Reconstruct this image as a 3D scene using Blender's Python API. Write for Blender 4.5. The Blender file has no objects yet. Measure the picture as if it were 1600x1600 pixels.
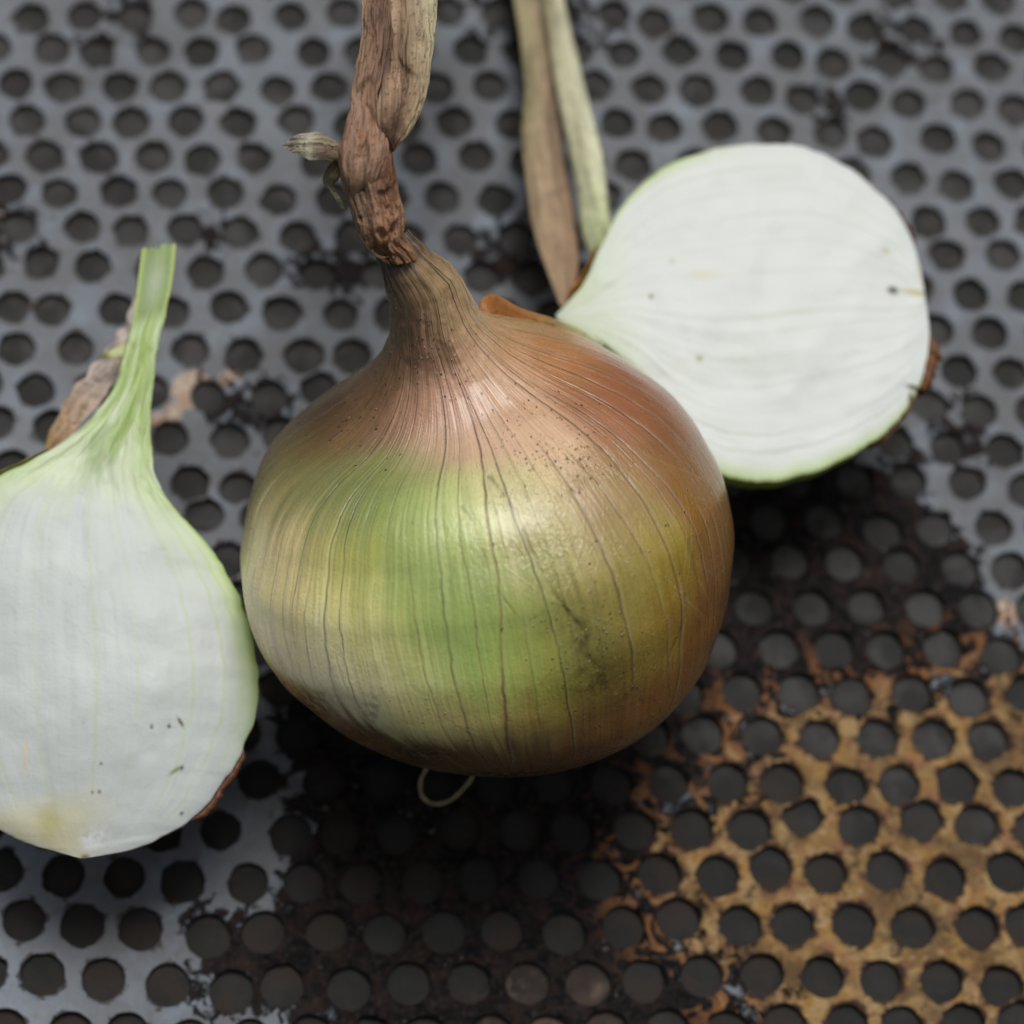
import bpy, math, random
import numpy as np

# ------------------------------------------------------------------ camera, sky, sun, exposure
MM = 0.001                                   # everything below is written in millimetres
scn = bpy.context.scene
CAM = np.array([-32.8087, -150.142, 442.5926])
RX = np.array([0.9968266445, -0.0291377952, 0.0740785369])
UY = np.array([0.0, 0.9305995832, 0.3660388172])
DZ = np.array([0.0796030197, 0.3648772459, -0.9276464600])
FPX = 4200.0                                 # focal length in photo pixels (1600 wide)
from mathutils import Matrix, Vector
cam_data = bpy.data.cameras.new('camera')
cam = bpy.data.objects.new('camera', cam_data)
scn.collection.objects.link(cam)
cam.matrix_world = Matrix(((RX[0], UY[0], -DZ[0], CAM[0]*MM), (RX[1], UY[1], -DZ[1], CAM[1]*MM),
                           (RX[2], UY[2], -DZ[2], CAM[2]*MM), (0, 0, 0, 1)))
cam_data.sensor_width = 36.0
cam_data.lens = 36.0*FPX/1600.0
cam_data.clip_start = 0.01
cam_data.clip_end = 10.0
cam_data.dof.use_dof = True
cam_data.dof.focus_distance = 0.412
cam_data.dof.aperture_fstop = 10.0
cam_data.dof.aperture_blades = 0
scn.camera = cam

SUN_EL, SUN_AZ = math.radians(68), math.radians(12)     # azimuth clockwise from +Y
world = bpy.data.worlds.new("World")
scn.world = world
world.use_nodes = True
wn = world.node_tree
wn.nodes.clear()
sky = wn.nodes.new('ShaderNodeTexSky')
sky.sky_type = 'NISHITA'
sky.sun_disc = False
sky.sun_elevation = SUN_EL
sky.sun_rotation = SUN_AZ
sky.dust_density = 6.0
sky.air_density = 1.0
hs = wn.nodes.new('ShaderNodeHueSaturation')             # overcast: the sky's blue is washed out to grey
hs.inputs['Saturation'].default_value = 0.30
bg = wn.nodes.new('ShaderNodeBackground')
bg.inputs['Strength'].default_value = 0.05
wo = wn.nodes.new('ShaderNodeOutputWorld')
wn.links.new(sky.outputs[0], hs.inputs['Color'])
wn.links.new(hs.outputs[0], bg.inputs['Color'])
wn.links.new(bg.outputs[0], wo.inputs['Surface'])

sun_data = bpy.data.lights.new('sun', 'SUN')
sun_data.energy = 1.5
sun_data.angle = math.radians(26)                        # sun behind thick cloud: very soft
sun_data.color = (1.0, 0.985, 0.96)
sun = bpy.data.objects.new('sun', sun_data)
scn.collection.objects.link(sun)
sd = Vector((math.sin(SUN_AZ)*math.cos(SUN_EL), math.cos(SUN_AZ)*math.cos(SUN_EL), math.sin(SUN_EL)))
sun.rotation_euler = sd.to_track_quat('Z', 'Y').to_euler()
scn.view_settings.view_transform = 'Standard'
scn.view_settings.look = 'None'
scn.view_settings.exposure = 0.24
scn.view_settings.gamma = 1.0
scn.cycles.max_bounces = 8
scn.cycles.use_denoising = True

# ------------------------------------------------------------------ numeric helpers
def at(px, py, z):
    """point of the place seen at photo pixel (px, py), z mm above the plate"""
    px = np.asarray(px, float); py = np.asarray(py, float); z = np.asarray(z, float)
    v = DZ + np.multiply.outer((px-800)/FPX, RX) - np.multiply.outer((py-800)/FPX, UY)
    t = (z-CAM[2])/v[..., 2]
    return CAM + v*t[..., None]

def seen(P):
    v = P-CAM
    z = v@DZ
    return 800+FPX*(v@RX)/z, 800-FPX*(v@UY)/z, z

def _hash(i, j, k, seed):
    h = (i.astype(np.int64)*374761393 + j.astype(np.int64)*668265263 + k.astype(np.int64)*2147483647
         + seed*1274126177) & 0xffffffff
    h = ((h ^ (h >> 13))*1274126177) & 0xffffffff
    h = ((h ^ (h >> 16))*2246822519) & 0xffffffff
    return ((h ^ (h >> 15)) & 0xffffff)/float(0xffffff)

def vnoise(p, seed=0):
    f = np.floor(p); t = p-f; t = t*t*(3-2*t)
    i, j, k = f[:, 0], f[:, 1], f[:, 2]
    r = 0
    for a in (0, 1):
        wa = t[:, 0] if a else 1-t[:, 0]
        for b in (0, 1):
            wb = t[:, 1] if b else 1-t[:, 1]
            for c in (0, 1):
                wc = t[:, 2] if c else 1-t[:, 2]
                r = r + wa*wb*wc*_hash(i+a, j+b, k+c, seed)
    return r

_c, _s = math.cos(.6), math.sin(.6)
ROT = np.array([[_c, -_s, 0], [_s, _c, 0], [0, 0, 1.]])@np.array([[1, 0, 0], [0, _c, -_s], [0, _s, _c]])

def fbm(p, octv=4, seed=0, gain=.5):
    """0..1 noise, mean about .5"""
    s = 0; a = 1; n = 0
    for o in range(octv):
        s = s + a*vnoise(p@ROT*(2.03**o)+o*17.3, seed+o); n += a; a *= gain; p = p@ROT
    return s/n

def sm(x, a, b):
    t = np.clip((x-a)/(b-a), 0, 1)
    return t*t*(3-2*t)

def lin(c):
    c = np.asarray(c, float)/255.0
    return np.where(c <= .04045, c/12.92, ((c+.055)/1.055)**2.4)

def pchip(x, y, q):
    x = np.asarray(x, float); y = np.asarray(y, float)
    h = np.diff(x); d = np.diff(y)/h
    m = np.zeros_like(y)
    m[0] = d[0]; m[-1] = d[-1]
    for i in range(1, len(x)-1):
        if d[i-1]*d[i] > 0:
            w1 = 2*h[i]+h[i-1]; w2 = h[i]+2*h[i-1]
            m[i] = (w1+w2)/(w1/d[i-1]+w2/d[i])
    q = np.clip(q, x[0], x[-1])
    k = np.clip(np.searchsorted(x, q, side='right')-1, 0, len(x)-2)
    t = (q-x[k])/h[k]
    return ((1+2*t)*(1-t)**2*y[k] + t*(1-t)**2*h[k]*m[k] + t*t*(3-2*t)*y[k+1] + t*t*(t-1)*h[k]*m[k+1])

def spline(pts, n=400):
    """smooth curve through points, resampled evenly; returns points, arc length"""
    pts = np.asarray(pts, float)
    a = np.r_[0, np.cumsum(np.linalg.norm(np.diff(pts, axis=0), axis=1))]
    # cubic hermite with catmull tangents
    m = np.gradient(pts, a, axis=0)
    q = np.linspace(0, a[-1], n*4)
    k = np.clip(np.searchsorted(a, q, side='right')-1, 0, len(a)-2)
    h = (a[k+1]-a[k])[:, None]; t = ((q-a[k])[:, None])/h
    c = ((1+2*t)*(1-t)**2*pts[k] + t*(1-t)**2*h*m[k] + t*t*(3-2*t)*pts[k+1] + t*t*(t-1)*h*m[k+1])
    L = np.r_[0, np.cumsum(np.linalg.norm(np.diff(c, axis=0), axis=1))]
    s = np.linspace(0, L[-1], n)
    return np.stack([np.interp(s, L, c[:, i]) for i in range(pts.shape[1])], 1), s

def mix(a, b, t):
    t = np.asarray(t)[..., None]
    return a*(1-t)+b*t

# ------------------------------------------------------------------ mesh helpers
def mesh_obj(name, V, F, mat, parent=None, col=None, attrs=None, smooth=True, origin=None):
    V = np.asarray(V, float)
    if origin is None:
        origin = np.zeros(3)
    me = bpy.data.meshes.new(name)
    F = np.asarray(F)
    me.vertices.add(len(V))
    me.vertices.foreach_set('co', ((V-origin)*MM).astype(np.float32).ravel())
    tri = F[:, 3] < 0 if F.shape[1] == 4 else np.ones(len(F), bool)
    if F.shape[1] == 3:
        F = np.c_[F, -np.ones(len(F), int)]
    cnt = np.where(tri, 3, 4)
    flat = F.ravel(); flat = flat[flat >= 0]
    me.loops.add(len(flat)); me.loops.foreach_set('vertex_index', flat.astype(np.int32))
    me.polygons.add(len(F))
    me.polygons.foreach_set('loop_start', np.r_[0, np.cumsum(cnt)[:-1]].astype(np.int32))
    me.polygons.foreach_set('loop_total', cnt.astype(np.int32))
    me.update(calc_edges=True)
    me.validate()
    me.polygons.foreach_set('use_smooth', np.full(len(me.polygons), smooth))
    if col is not None:
        ca = me.color_attributes.new('Col', 'FLOAT_COLOR', 'POINT')
        ca.data.foreach_set('color', np.c_[np.clip(col, 0, 1), np.ones(len(col))].astype(np.float32).ravel())
    for k, v in (attrs or {}).items():
        at_ = me.attributes.new(k, 'FLOAT', 'POINT')
        at_.data.foreach_set('value', np.asarray(v, np.float32).ravel())
    me.materials.append(mat)
    o = bpy.data.objects.new(name, me)
    scn.collection.objects.link(o)
    if parent is not None:
        o.parent = parent
    o.location = Vector(origin*MM)
    return o

def grid_faces(n, m, wrap=False, off=0, flip=False):
    """n rows of m points"""
    i = np.arange(n-1)[:, None]; j = np.arange(m if wrap else m-1)[None, :]
    a = i*m+j; b = i*m+(j+1) % m; c = (i+1)*m+(j+1) % m; d = (i+1)*m+j
    f = np.stack([a+0*b, b+0*a, c, d], -1).reshape(-1, 4)
    return (f[:, ::-1] if flip else f)+off

def thing(name, label, cat, loc, group=None):
    o = bpy.data.objects.new(name, None)
    scn.collection.objects.link(o)
    o.location = Vector(np.asarray(loc)*MM)
    o.empty_display_size = .01
    o['label'] = label; o['category'] = cat
    if group:
        o['group'] = group
    return o

# ------------------------------------------------------------------ materials
class NT:
    def __init__(s, name):
        s.m = bpy.data.materials.new(name); s.m.use_nodes = True
        s.t = s.m.node_tree
        s.b = s.t.nodes['Principled BSDF']
    def n(s, kind, **kw):
        x = s.t.nodes.new(kind)
        for k, v in kw.items():
            setattr(x, k, v)
        return x
    def put(s, sock, v):
        if isinstance(v, bpy.types.NodeSocket):
            s.t.links.new(v, sock)
        elif isinstance(v, (tuple, list)) and len(v) == 3 and sock.type == 'RGBA':
            sock.default_value = (*v, 1)
        else:
            sock.default_value = v
    def math(s, op, a, b=0.0, c=None, clamp=False):
        x = s.n('ShaderNodeMath', operation=op, use_clamp=clamp)
        s.put(x.inputs[0], a); s.put(x.inputs[1], b)
        if c is not None:
            s.put(x.inputs[2], c)
        return x.outputs[0]
    def step(s, v, a, b):
        x = s.n('ShaderNodeMapRange', interpolation_type='SMOOTHSTEP')
        s.put(x.inputs['Value'], v); s.put(x.inputs['From Min'], a); s.put(x.inputs['From Max'], b)
        return x.outputs[0]
    def mixc(s, f, a, b, mode='MIX'):
        x = s.n('ShaderNodeMix', data_type='RGBA', blend_type=mode)
        s.put(x.inputs[0], f); s.put(x.inputs[6], a); s.put(x.inputs[7], b)
        return x.outputs[2]
    def obj(s):
        return s.n('ShaderNodeTexCoord').outputs['Object']
    def noise(s, scale, detail=4, rough=.55, dist=0.0, off=(0, 0, 0), stretch=(1, 1, 1)):
        mp = s.n('ShaderNodeMapping'); s.put(mp.inputs['Vector'], s.obj())
        mp.inputs['Location'].default_value = off; mp.inputs['Scale'].default_value = stretch
        x = s.n('ShaderNodeTexNoise')
        s.put(x.inputs['Vector'], mp.outputs[0])
        x.inputs['Scale'].default_value = scale; x.inputs['Detail'].default_value = detail
        x.inputs['Roughness'].default_value = rough; x.inputs['Distortion'].default_value = dist
        return x.outputs['Fac']
    def attr(s, name):
        x = s.n('ShaderNodeAttribute'); x.attribute_name = name
        return x
    def bump(s, h, strength, dist, normal=None):
        x = s.n('ShaderNodeBump'); x.inputs['Strength'].default_value = strength
        x.inputs['Distance'].default_value = dist
        s.put(x.inputs['Height'], h)
        if normal is not None:
            s.put(x.inputs['Normal'], normal)
        return x.outputs[0]

def organic(name, rough=.45, sss=0.0, rad=(.003, .003, .0015), fine=2500, bumpd=.00006, var=.12, coat=0.0,
            spec=.5, fibre=None, rvar=.15):
    m = NT(name)
    c = m.attr('Col').outputs['Color']
    n1 = m.noise(fine, 5, .6); n2 = m.noise(fine*.17, 4, .6, .4, (3, 1, 2))
    k = m.math('ADD', m.math('MULTIPLY', n1, var), m.math('MULTIPLY', n2, var))
    k = m.math('ADD', k, 1-var)
    cc = m.n('ShaderNodeVectorMath', operation='SCALE'); m.put(cc.inputs[0], c); m.put(cc.inputs['Scale'], k)
    m.put(m.b.inputs['Base Color'], cc.outputs[0])
    h = m.math('ADD', n1, m.math('MULTIPLY', n2, 1.5))
    if fibre:
        f = m.attr('fib').outputs['Fac']
        h = m.math('ADD', h, m.math('MULTIPLY', f, fibre))
    m.put(m.b.inputs['Normal'], m.bump(h, 1.0, bumpd))
    m.put(m.b.inputs['Roughness'], m.math('ADD', m.math('MULTIPLY', n2, rvar), rough-rvar*.5))
    m.b.inputs['Subsurface Weight'].default_value = sss
    m.b.inputs['Subsurface Radius'].default_value = rad
    m.b.inputs['Subsurface Scale'].default_value = 1.0
    m.b.inputs['Coat Weight'].default_value = coat
    m.b.inputs['Coat Roughness'].default_value = .27
    m.b.inputs['Specular IOR Level'].default_value = spec
    return m.m

M_SKIN = organic('onion_skin', coat=.5, rough=.28, sss=.05, rad=(.002, .0014, .0006), fine=2200, bumpd=.00009, var=.10, fibre=2.0, spec=.5)
M_FLESH = organic('onion_flesh', rough=.47, sss=.35, rad=(.004, .004, .003), fine=900, bumpd=.00010, var=.03, fibre=.5, spec=.45)
M_DRY = organic('dry_stalk', rough=.62, sss=.05, rad=(.001, .0008, .0005), fine=2600, bumpd=.00010, var=.22, fibre=2.5, spec=.3)
M_PAPER = organic('papery_skin', rough=.45, sss=.05, rad=(.001, .0008, .0005), fine=2200, bumpd=.00006, var=.18, fibre=1.5, spec=.4)
M_ROOT = organic('rootlet', rough=.6, sss=.1, rad=(.001, .001, .0008), fine=2500, bumpd=.00004, var=.2)

# ------------------------------------------------------------------ perforated plate
MEAS = [(0, 0, 0.6, -1.2), (2, 0, 0.7, -0.5), (4, 0, 0.1, -0.7), (6, 0, 1.0, 0.4), (8, 0, -0.8, -1.1), (1, 1, 1.2, -0.1), (3, 1, -0.4, -0.6), (5, 1, 0.2, -0.3), (7, 1, -0.6, -0.3), (9, 1, -0.9, 0.5), (0, 2, 0.9, 0.0), (2, 2, -0.1, -0.6), (4, 2, 0.5, -0.2), (6, 2, -0.3, -0.1), (8, 2, -0.3, 0.1), (1, 3, -0.2, 0.0), (3, 3, 0.4, -0.2), (5, 3, -0.7, -0.1), (7, 3, -0.5, 0.5), (9, 3, -0.8, 0.2), (2, 4, -0.1, 0.0), (4, 4, -0.1, 0.2), (6, 4, -0.1, 0.5), (8, 4, -0.8, 0.1), (10, 4, -1.3, 0.6), (1, 5, 0.2, 0.7), (3, 5, -0.7, 0.2), (5, 5, 0.3, 1.0), (7, 5, -0.2, 0.8), (9, 5, -0.1, 1.0), (2, 6, -1.1, 0.6), (4, 6, 0.5, 1.2), (6, 6, -0.6, 0.7), (8, 6, -0.7, 1.1), (10, 6, -0.7, 0.6), (3, 7, -0.1, 1.3), (5, 7, -0.8, 1.1), (11, 7, 0.3, 0.9), (9, 7, -0.4, 0.3), (10, 8, 0.6, 1.1), (12, 8, 0.2, -0.0), (13, 7, 0.1, 0.2), (14, 8, 0.9, -0.2), (15, 9, -0.5, -0.4), (11, 9, 0.1, -0.6), (6, 8, 0.4, 0.2), (9, 9, 0.4, 0.2), (13, 9, 0.9, -0.8), (10, 10, 0.4, -1.0), (12, 10, 1.4, -0.8), (11, 11, 1.2, -1.5), (5, 9, -0.1, -0.2), (4, 8, -1.2, -0.4), (2, 8, 1.7, -0.3), (3, 9, -0.7, -0.7), (4, 10, -0.3, -0.9), (9, 11, 0.4, -1.4), (10, 12, 0.9, -2.0), (12, 12, -0.7, -3.0), (15, 7, 1.3, 0.5), (18, 6, -0.2, -0.4), (19, 7, -0.0, -0.2), (17, 5, -0.1, 0.5), (19, 5, -0.0, -0.1), (16, 4, -0.6, 0.6), (18, 4, 0.1, 1.1), (17, 3, -0.3, 0.6), (18, 2, 0.1, 0.3), (17, 1, 0.3, 0.2), (23, 3, 0.3, 0.7), (24, 4, -0.6, -0.3), (24, 2, 0.4, 0.0), (25, 3, -0.9, -0.2), (25, 1, 0.2, 0.5), (26, 2, -0.6, 0.0), (23, 1, -0.5, -0.4), (26, 0, 0.3, 0.0), (27, 1, 0.3, -0.2), (22, 0, 1.9, 0.3), (28, 2, 1.0, 0.3), (29, 1, 0.9, 0.4), (30, 0, 0.8, 0.5), (24, 0, -0.6, -1.3), (28, 0, -0.3, -0.5), (32, 0, -0.3, -0.5), (33, 1, 0.5, 0.6), (32, 2, 0.7, 0.5), (34, 0, -0.3, 0.2), (31, 1, -0.6, -0.8), (34, 2, -0.5, -0.3), (35, 3, 0.9, 0.4), (36, 2, 0.7, 0.8), (37, 1, -0.1, 1.4), (36, 0, -0.7, 0.4), (38, 0, -1.1, 0.6), (35, 1, -0.7, -0.0), (38, 2, -0.2, 0.5), (37, 3, 0.3, -0.4), (38, 4, 0.5, 0.1), (34, 4, 1.0, -0.5), (31, 3, 0.6, -0.2), (30, 2, -0.7, -0.9), (37, 5, 0.7, -0.8), (36, 4, -0.2, -1.5), (35, 5, 0.4, -1.7), (33, 3, -1.3, -1.2), (11, 21, 0.1, 0.4), (13, 21, -0.2, -0.1), (12, 22, -0.7, 0.2), (10, 22, -0.4, 0.4), (8, 22, -0.1, 0.8), (9, 23, -0.5, 0.6), (11, 23, -0.4, 0.3), (15, 21, 0.8, -0.2), (14, 22, 0.5, -0.7), (16, 20, 1.5, -0.2), (14, 20, -0.3, 0.4), (13, 23, 0.2, -0.4), (15, 23, 0.8, -1.3), (15, 19, -0.4, 0.9), (16, 18, -0.4, 0.4), (35, 13, 0.4, -1.5), (37, 13, -0.1, -0.5), (39, 13, 0.4, 0.1), (38, 12, -0.4, 0.7), (36, 12, -0.9, 0.5), (34, 12, -0.5, 0.3), (34, 20, -0.8, 2.3), (35, 21, -0.9, 0.6), (33, 21, -0.3, 1.7), (36, 20, -1.1, 0.7), (37, 21, -0.4, 1.0), (38, 20, -0.1, 1.8), (40, 20, -0.5, 1.0), (41, 21, 0.8, 0.9), (39, 21, -0.3, -0.3), (36, 22, -0.2, -0.0), (34, 22, -0.7, 0.1), (38, 22, -0.1, -0.6), (40, 22, 1.1, -0.5), (35, 23, 0.2, -0.4), (37, 23, 0.1, -1.1), (39, 23, 0.6, -1.4), (41, 23, 0.9, -2.3)]
WX = np.array([[-2.492, 30.866], [-20.473, -95.689], [0.094, -2.054], [2.105, -1.87], [100.415, -0.276], [-0.779, -0.514], [-0.662, 0.356], [0.535, 0.311], [-0.48, 3.776], [-0.162, -2.837]])

def lattice(k, r):
    K = np.asarray(k, float)/20-1; R_ = np.asarray(r, float)/12-1
    # beyond the measured part the warp goes on in a straight line
    Kc = np.clip(K, -1.15, 1.2); Rc = np.clip(R_, -1.15, 1.1)
    def B(K, R_):
        return np.stack([K**i*R_**j for i in range(4) for j in range(4-i)], -1)@WX
    e = 1e-3
    base = B(Kc, Rc)
    return base+(B(Kc+e, Rc)-B(Kc-e, Rc))/(2*e)*(K-Kc)[..., None]+(B(Kc, Rc+e)-B(Kc, Rc-e))/(2*e)*(R_-Rc)[..., None]

def poly_sdf(P, poly):
    """signed distance, positive inside"""
    poly = np.asarray(poly, float); n = len(poly)
    d = np.full(len(P), 1e9); inside = np.zeros(len(P), bool)
    for i in range(n):
        a = poly[i]; b = poly[(i+1) % n]; e = b-a
        w = P-a; t = np.clip((w@e)/(e@e), 0, 1)
        d = np.minimum(d, np.hypot(*(w-t[:, None]*e).T))
        c = ((a[1] > P[:, 1]) != (b[1] > P[:, 1])) & (P[:, 0] < (b[0]-a[0])*(P[:, 1]-a[1])/(b[1]-a[1]+1e-12)+a[0])
        inside ^= c
    return np.where(inside, d, -d)

# outlines of the stained areas, traced where they lie on the plate
def on_plate(pts):
    pts = np.asarray(pts, float)
    return at(pts[:, 0], pts[:, 1], 0)[:, :2]
GRIME = on_plate([(440, 1080), (420, 1150), (465, 1225), (485, 1270), (465, 1337), (420, 1420), (350, 1427), (300, 1440), (290, 1490),
    (320, 1510), (325, 1575), (410, 1590), (500, 1585), (500, 1760), (1150, 1760), (1200, 1590), (1130, 1520), (1070, 1470), (1060, 1420),
    (1020, 1380), (1030, 1290), (1120, 1220), (1180, 1170), (1180, 1120), (1280, 1090), (1400, 1090), (1500, 1070), (1560, 1060),
    (1570, 1000), (1545, 930), (1520, 880), (1490, 820), (1430, 760), (1440, 700), (1380, 715), (1200, 715), (1000, 900), (800, 1000), (600, 1000)])
OCHRE = on_plate([(1130, 1230), (1180, 1180), (1200, 1120), (1300, 1100), (1450, 1080), (1600, 1040), (1900, 1000), (1900, 1900), (1150, 1900),
    (1200, 1590), (1130, 1520), (1070, 1470), (1060, 1420), (1020, 1380), (1030, 1290)])
SPOTS = [(545, 425, 34, 9), (480, 410, 26, 6), (370, 640, 26, 4), (20, 350, 30, 5), (430, 640, 30, 5), (800, 400, 40, 6), (200, 30, 22, 4),
         (150, 80, 18, 5), (330, 370, 22, 4), (1300, 160, 22, 5), (850, 20, 60, 5), (1400, 60, 25, 3), (470, 1260, 26, 5), (1500, 680, 30, 4)]
RUSTY = [(300, 610, 30, 8), (360, 590, 24, 5), (270, 650, 20, 5), (10, 340, 20, 5), (1570, 960, 26, 6), (100, 1560, 22, 2), (250, 650, 30, 4)]

def stain_fields(P2):
    w = (fbm(np.c_[P2*.16, 0*P2[:, 0]], 3, 5)-.5)*6
    g = poly_sdf(P2, GRIME)+w
    for x, y, s, a in SPOTS:
        q = on_plate([(x, y)])[0]; d = np.hypot(*(P2-q).T)
        g = np.maximum(g, a*.55-d/(s/9.0)*a*.5)
    o = poly_sdf(P2, OCHRE)-w
    ru = np.zeros(len(P2))
    for x, y, s, a in RUSTY:
        q = on_plate([(x, y)])[0]; d = np.hypot(*(P2-q).T)
        ru = np.maximum(ru, a/8*np.exp(-(d/(s/9.0*1.2))**2))
    return g, o, ru

def build_plate():
    rs = np.random.RandomState(4)
    KR = [(k, r) for r in range(-5, 29) for k in range(-12, 56) if (k+r) % 2 == 0]
    KR = np.array(KR)
    cen = lattice(KR[:, 0], KR[:, 1])
    jit = {(a, b): (e, g) for a, b, e, g in MEAS}
    hexd = [(2, 0), (1, -1), (-1, -1), (-2, 0), (-1, 1), (1, 1)]    # neighbours, counter-clockwise in plate space
    offs = {}
    def off_at(k, r):
        return np.array([offs.setdefault((int(a), int(b)), jit.get((int(a), int(b)), tuple(rs.normal(0, .35, 2)))) for a, b in zip(k, r)])
    cen = cen+off_at(KR[:, 0], KR[:, 1])
    nb = [lattice(KR[:, 0]+a, KR[:, 1]+b)+off_at(KR[:, 0]+a, KR[:, 1]+b) for a, b in hexd]
    corners = [(cen+nb[i]+nb[(i+1) % 6])/3 for i in range(6)]
    SUB = 7
    outer = []
    for i in range(6):
        for j in range(SUB):
            t = j/SUB
            outer.append(corners[i]*(1-t)+corners[(i+1) % 6]*t)
    outer = np.stack(outer, 1)                                      # cells x 42 x 2
    n = outer.shape[1]
    hc = cen
    ang = np.arctan2(outer[..., 1]-hc[:, None, 1], outer[..., 0]-hc[:, None, 0])
    dirs = np.stack([np.cos(ang), np.sin(ang)], -1)
    base_r = 3.30+.32*sm(-hc[:, 1], -60, 60)+rs.normal(0, .08, len(KR))
    pos = hc[:, None]+dirs*3.5
    worn = sm(fbm(np.c_[hc*.035, 0*hc[:, 0]+3], 2, 57), .42, .6)
    flat = pos.reshape(-1, 2)
    ragged = (fbm(np.c_[flat*.9, 0*flat[:, 0]], 3, 11)-.5)*.40+(fbm(np.c_[flat*.25, 0*flat[:, 0]+5], 2, 31)-.5)*.4
    nick = sm(fbm(np.c_[flat*.5, 0*flat[:, 0]+9], 2, 47), .66, .8)*.55*np.repeat(worn, 42)
    hr = (base_r[:, None]+ragged.reshape(len(KR), n)+nick.reshape(len(KR), n)*.8)
    dist_out = np.linalg.norm(outer-hc[:, None], axis=-1)
    hr = np.minimum(hr, dist_out-.30)
    ring_t = np.array([0, .06, .2, .4, .65, 1.0])
    V = []; E = []
    for t in ring_t:
        rr = hr*(1-t)+dist_out*t
        q = hc[:, None]+dirs*rr[..., None]
        z = np.full(q.shape[:2], 0.0)
        if t == 0:
            z -= .12
        V.append(np.concatenate([q, z[..., None]], -1)); E.append(rr-hr)
    for dz, dr in ((-.42, .02), (-.45, -.2)):                      # wall of the hole
        q = hc[:, None]+dirs*(hr-dr)[..., None]
        V.insert(0, np.concatenate([q, np.full(q.shape[:2], dz)[..., None]], -1)); E.insert(0, 0*hr-.2)
    V = np.stack(V, 1); E = np.stack(E, 1)                           # cells, rings, n
    V = V[:, 1:]; E = E[:, 1:]
    nc, nr = V.shape[:2]
    F0 = grid_faces(nr, n, wrap=True)
    F = (F0[None]+(np.arange(nc)*nr*n)[:, None, None]).reshape(-1, 4)
    # outermost ring must be identical for neighbours
    V[:, -1, :, :2] = outer
    VV = V.reshape(-1, 3)
    P2 = VV[:, :2]
    g, o, ru = stain_fields(P2)
    e = E.reshape(-1)
    crust = sm(g, -1, 2)
    VV[:, 2] += np.where(e > .01, crust*(fbm(np.c_[P2*.7, 0*g], 3, 71)-.4)*.6+(fbm(np.c_[P2*.05, 0*g], 2, 72)-.5)*.8, 0)*sm(e, 0, .3)
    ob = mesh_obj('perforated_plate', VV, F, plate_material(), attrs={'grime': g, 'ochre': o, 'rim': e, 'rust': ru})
    ob['kind'] = 'structure'
    ob['label'] = 'grey painted perforated metal plate with black grime and ochre rust'
    return ob

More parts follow.
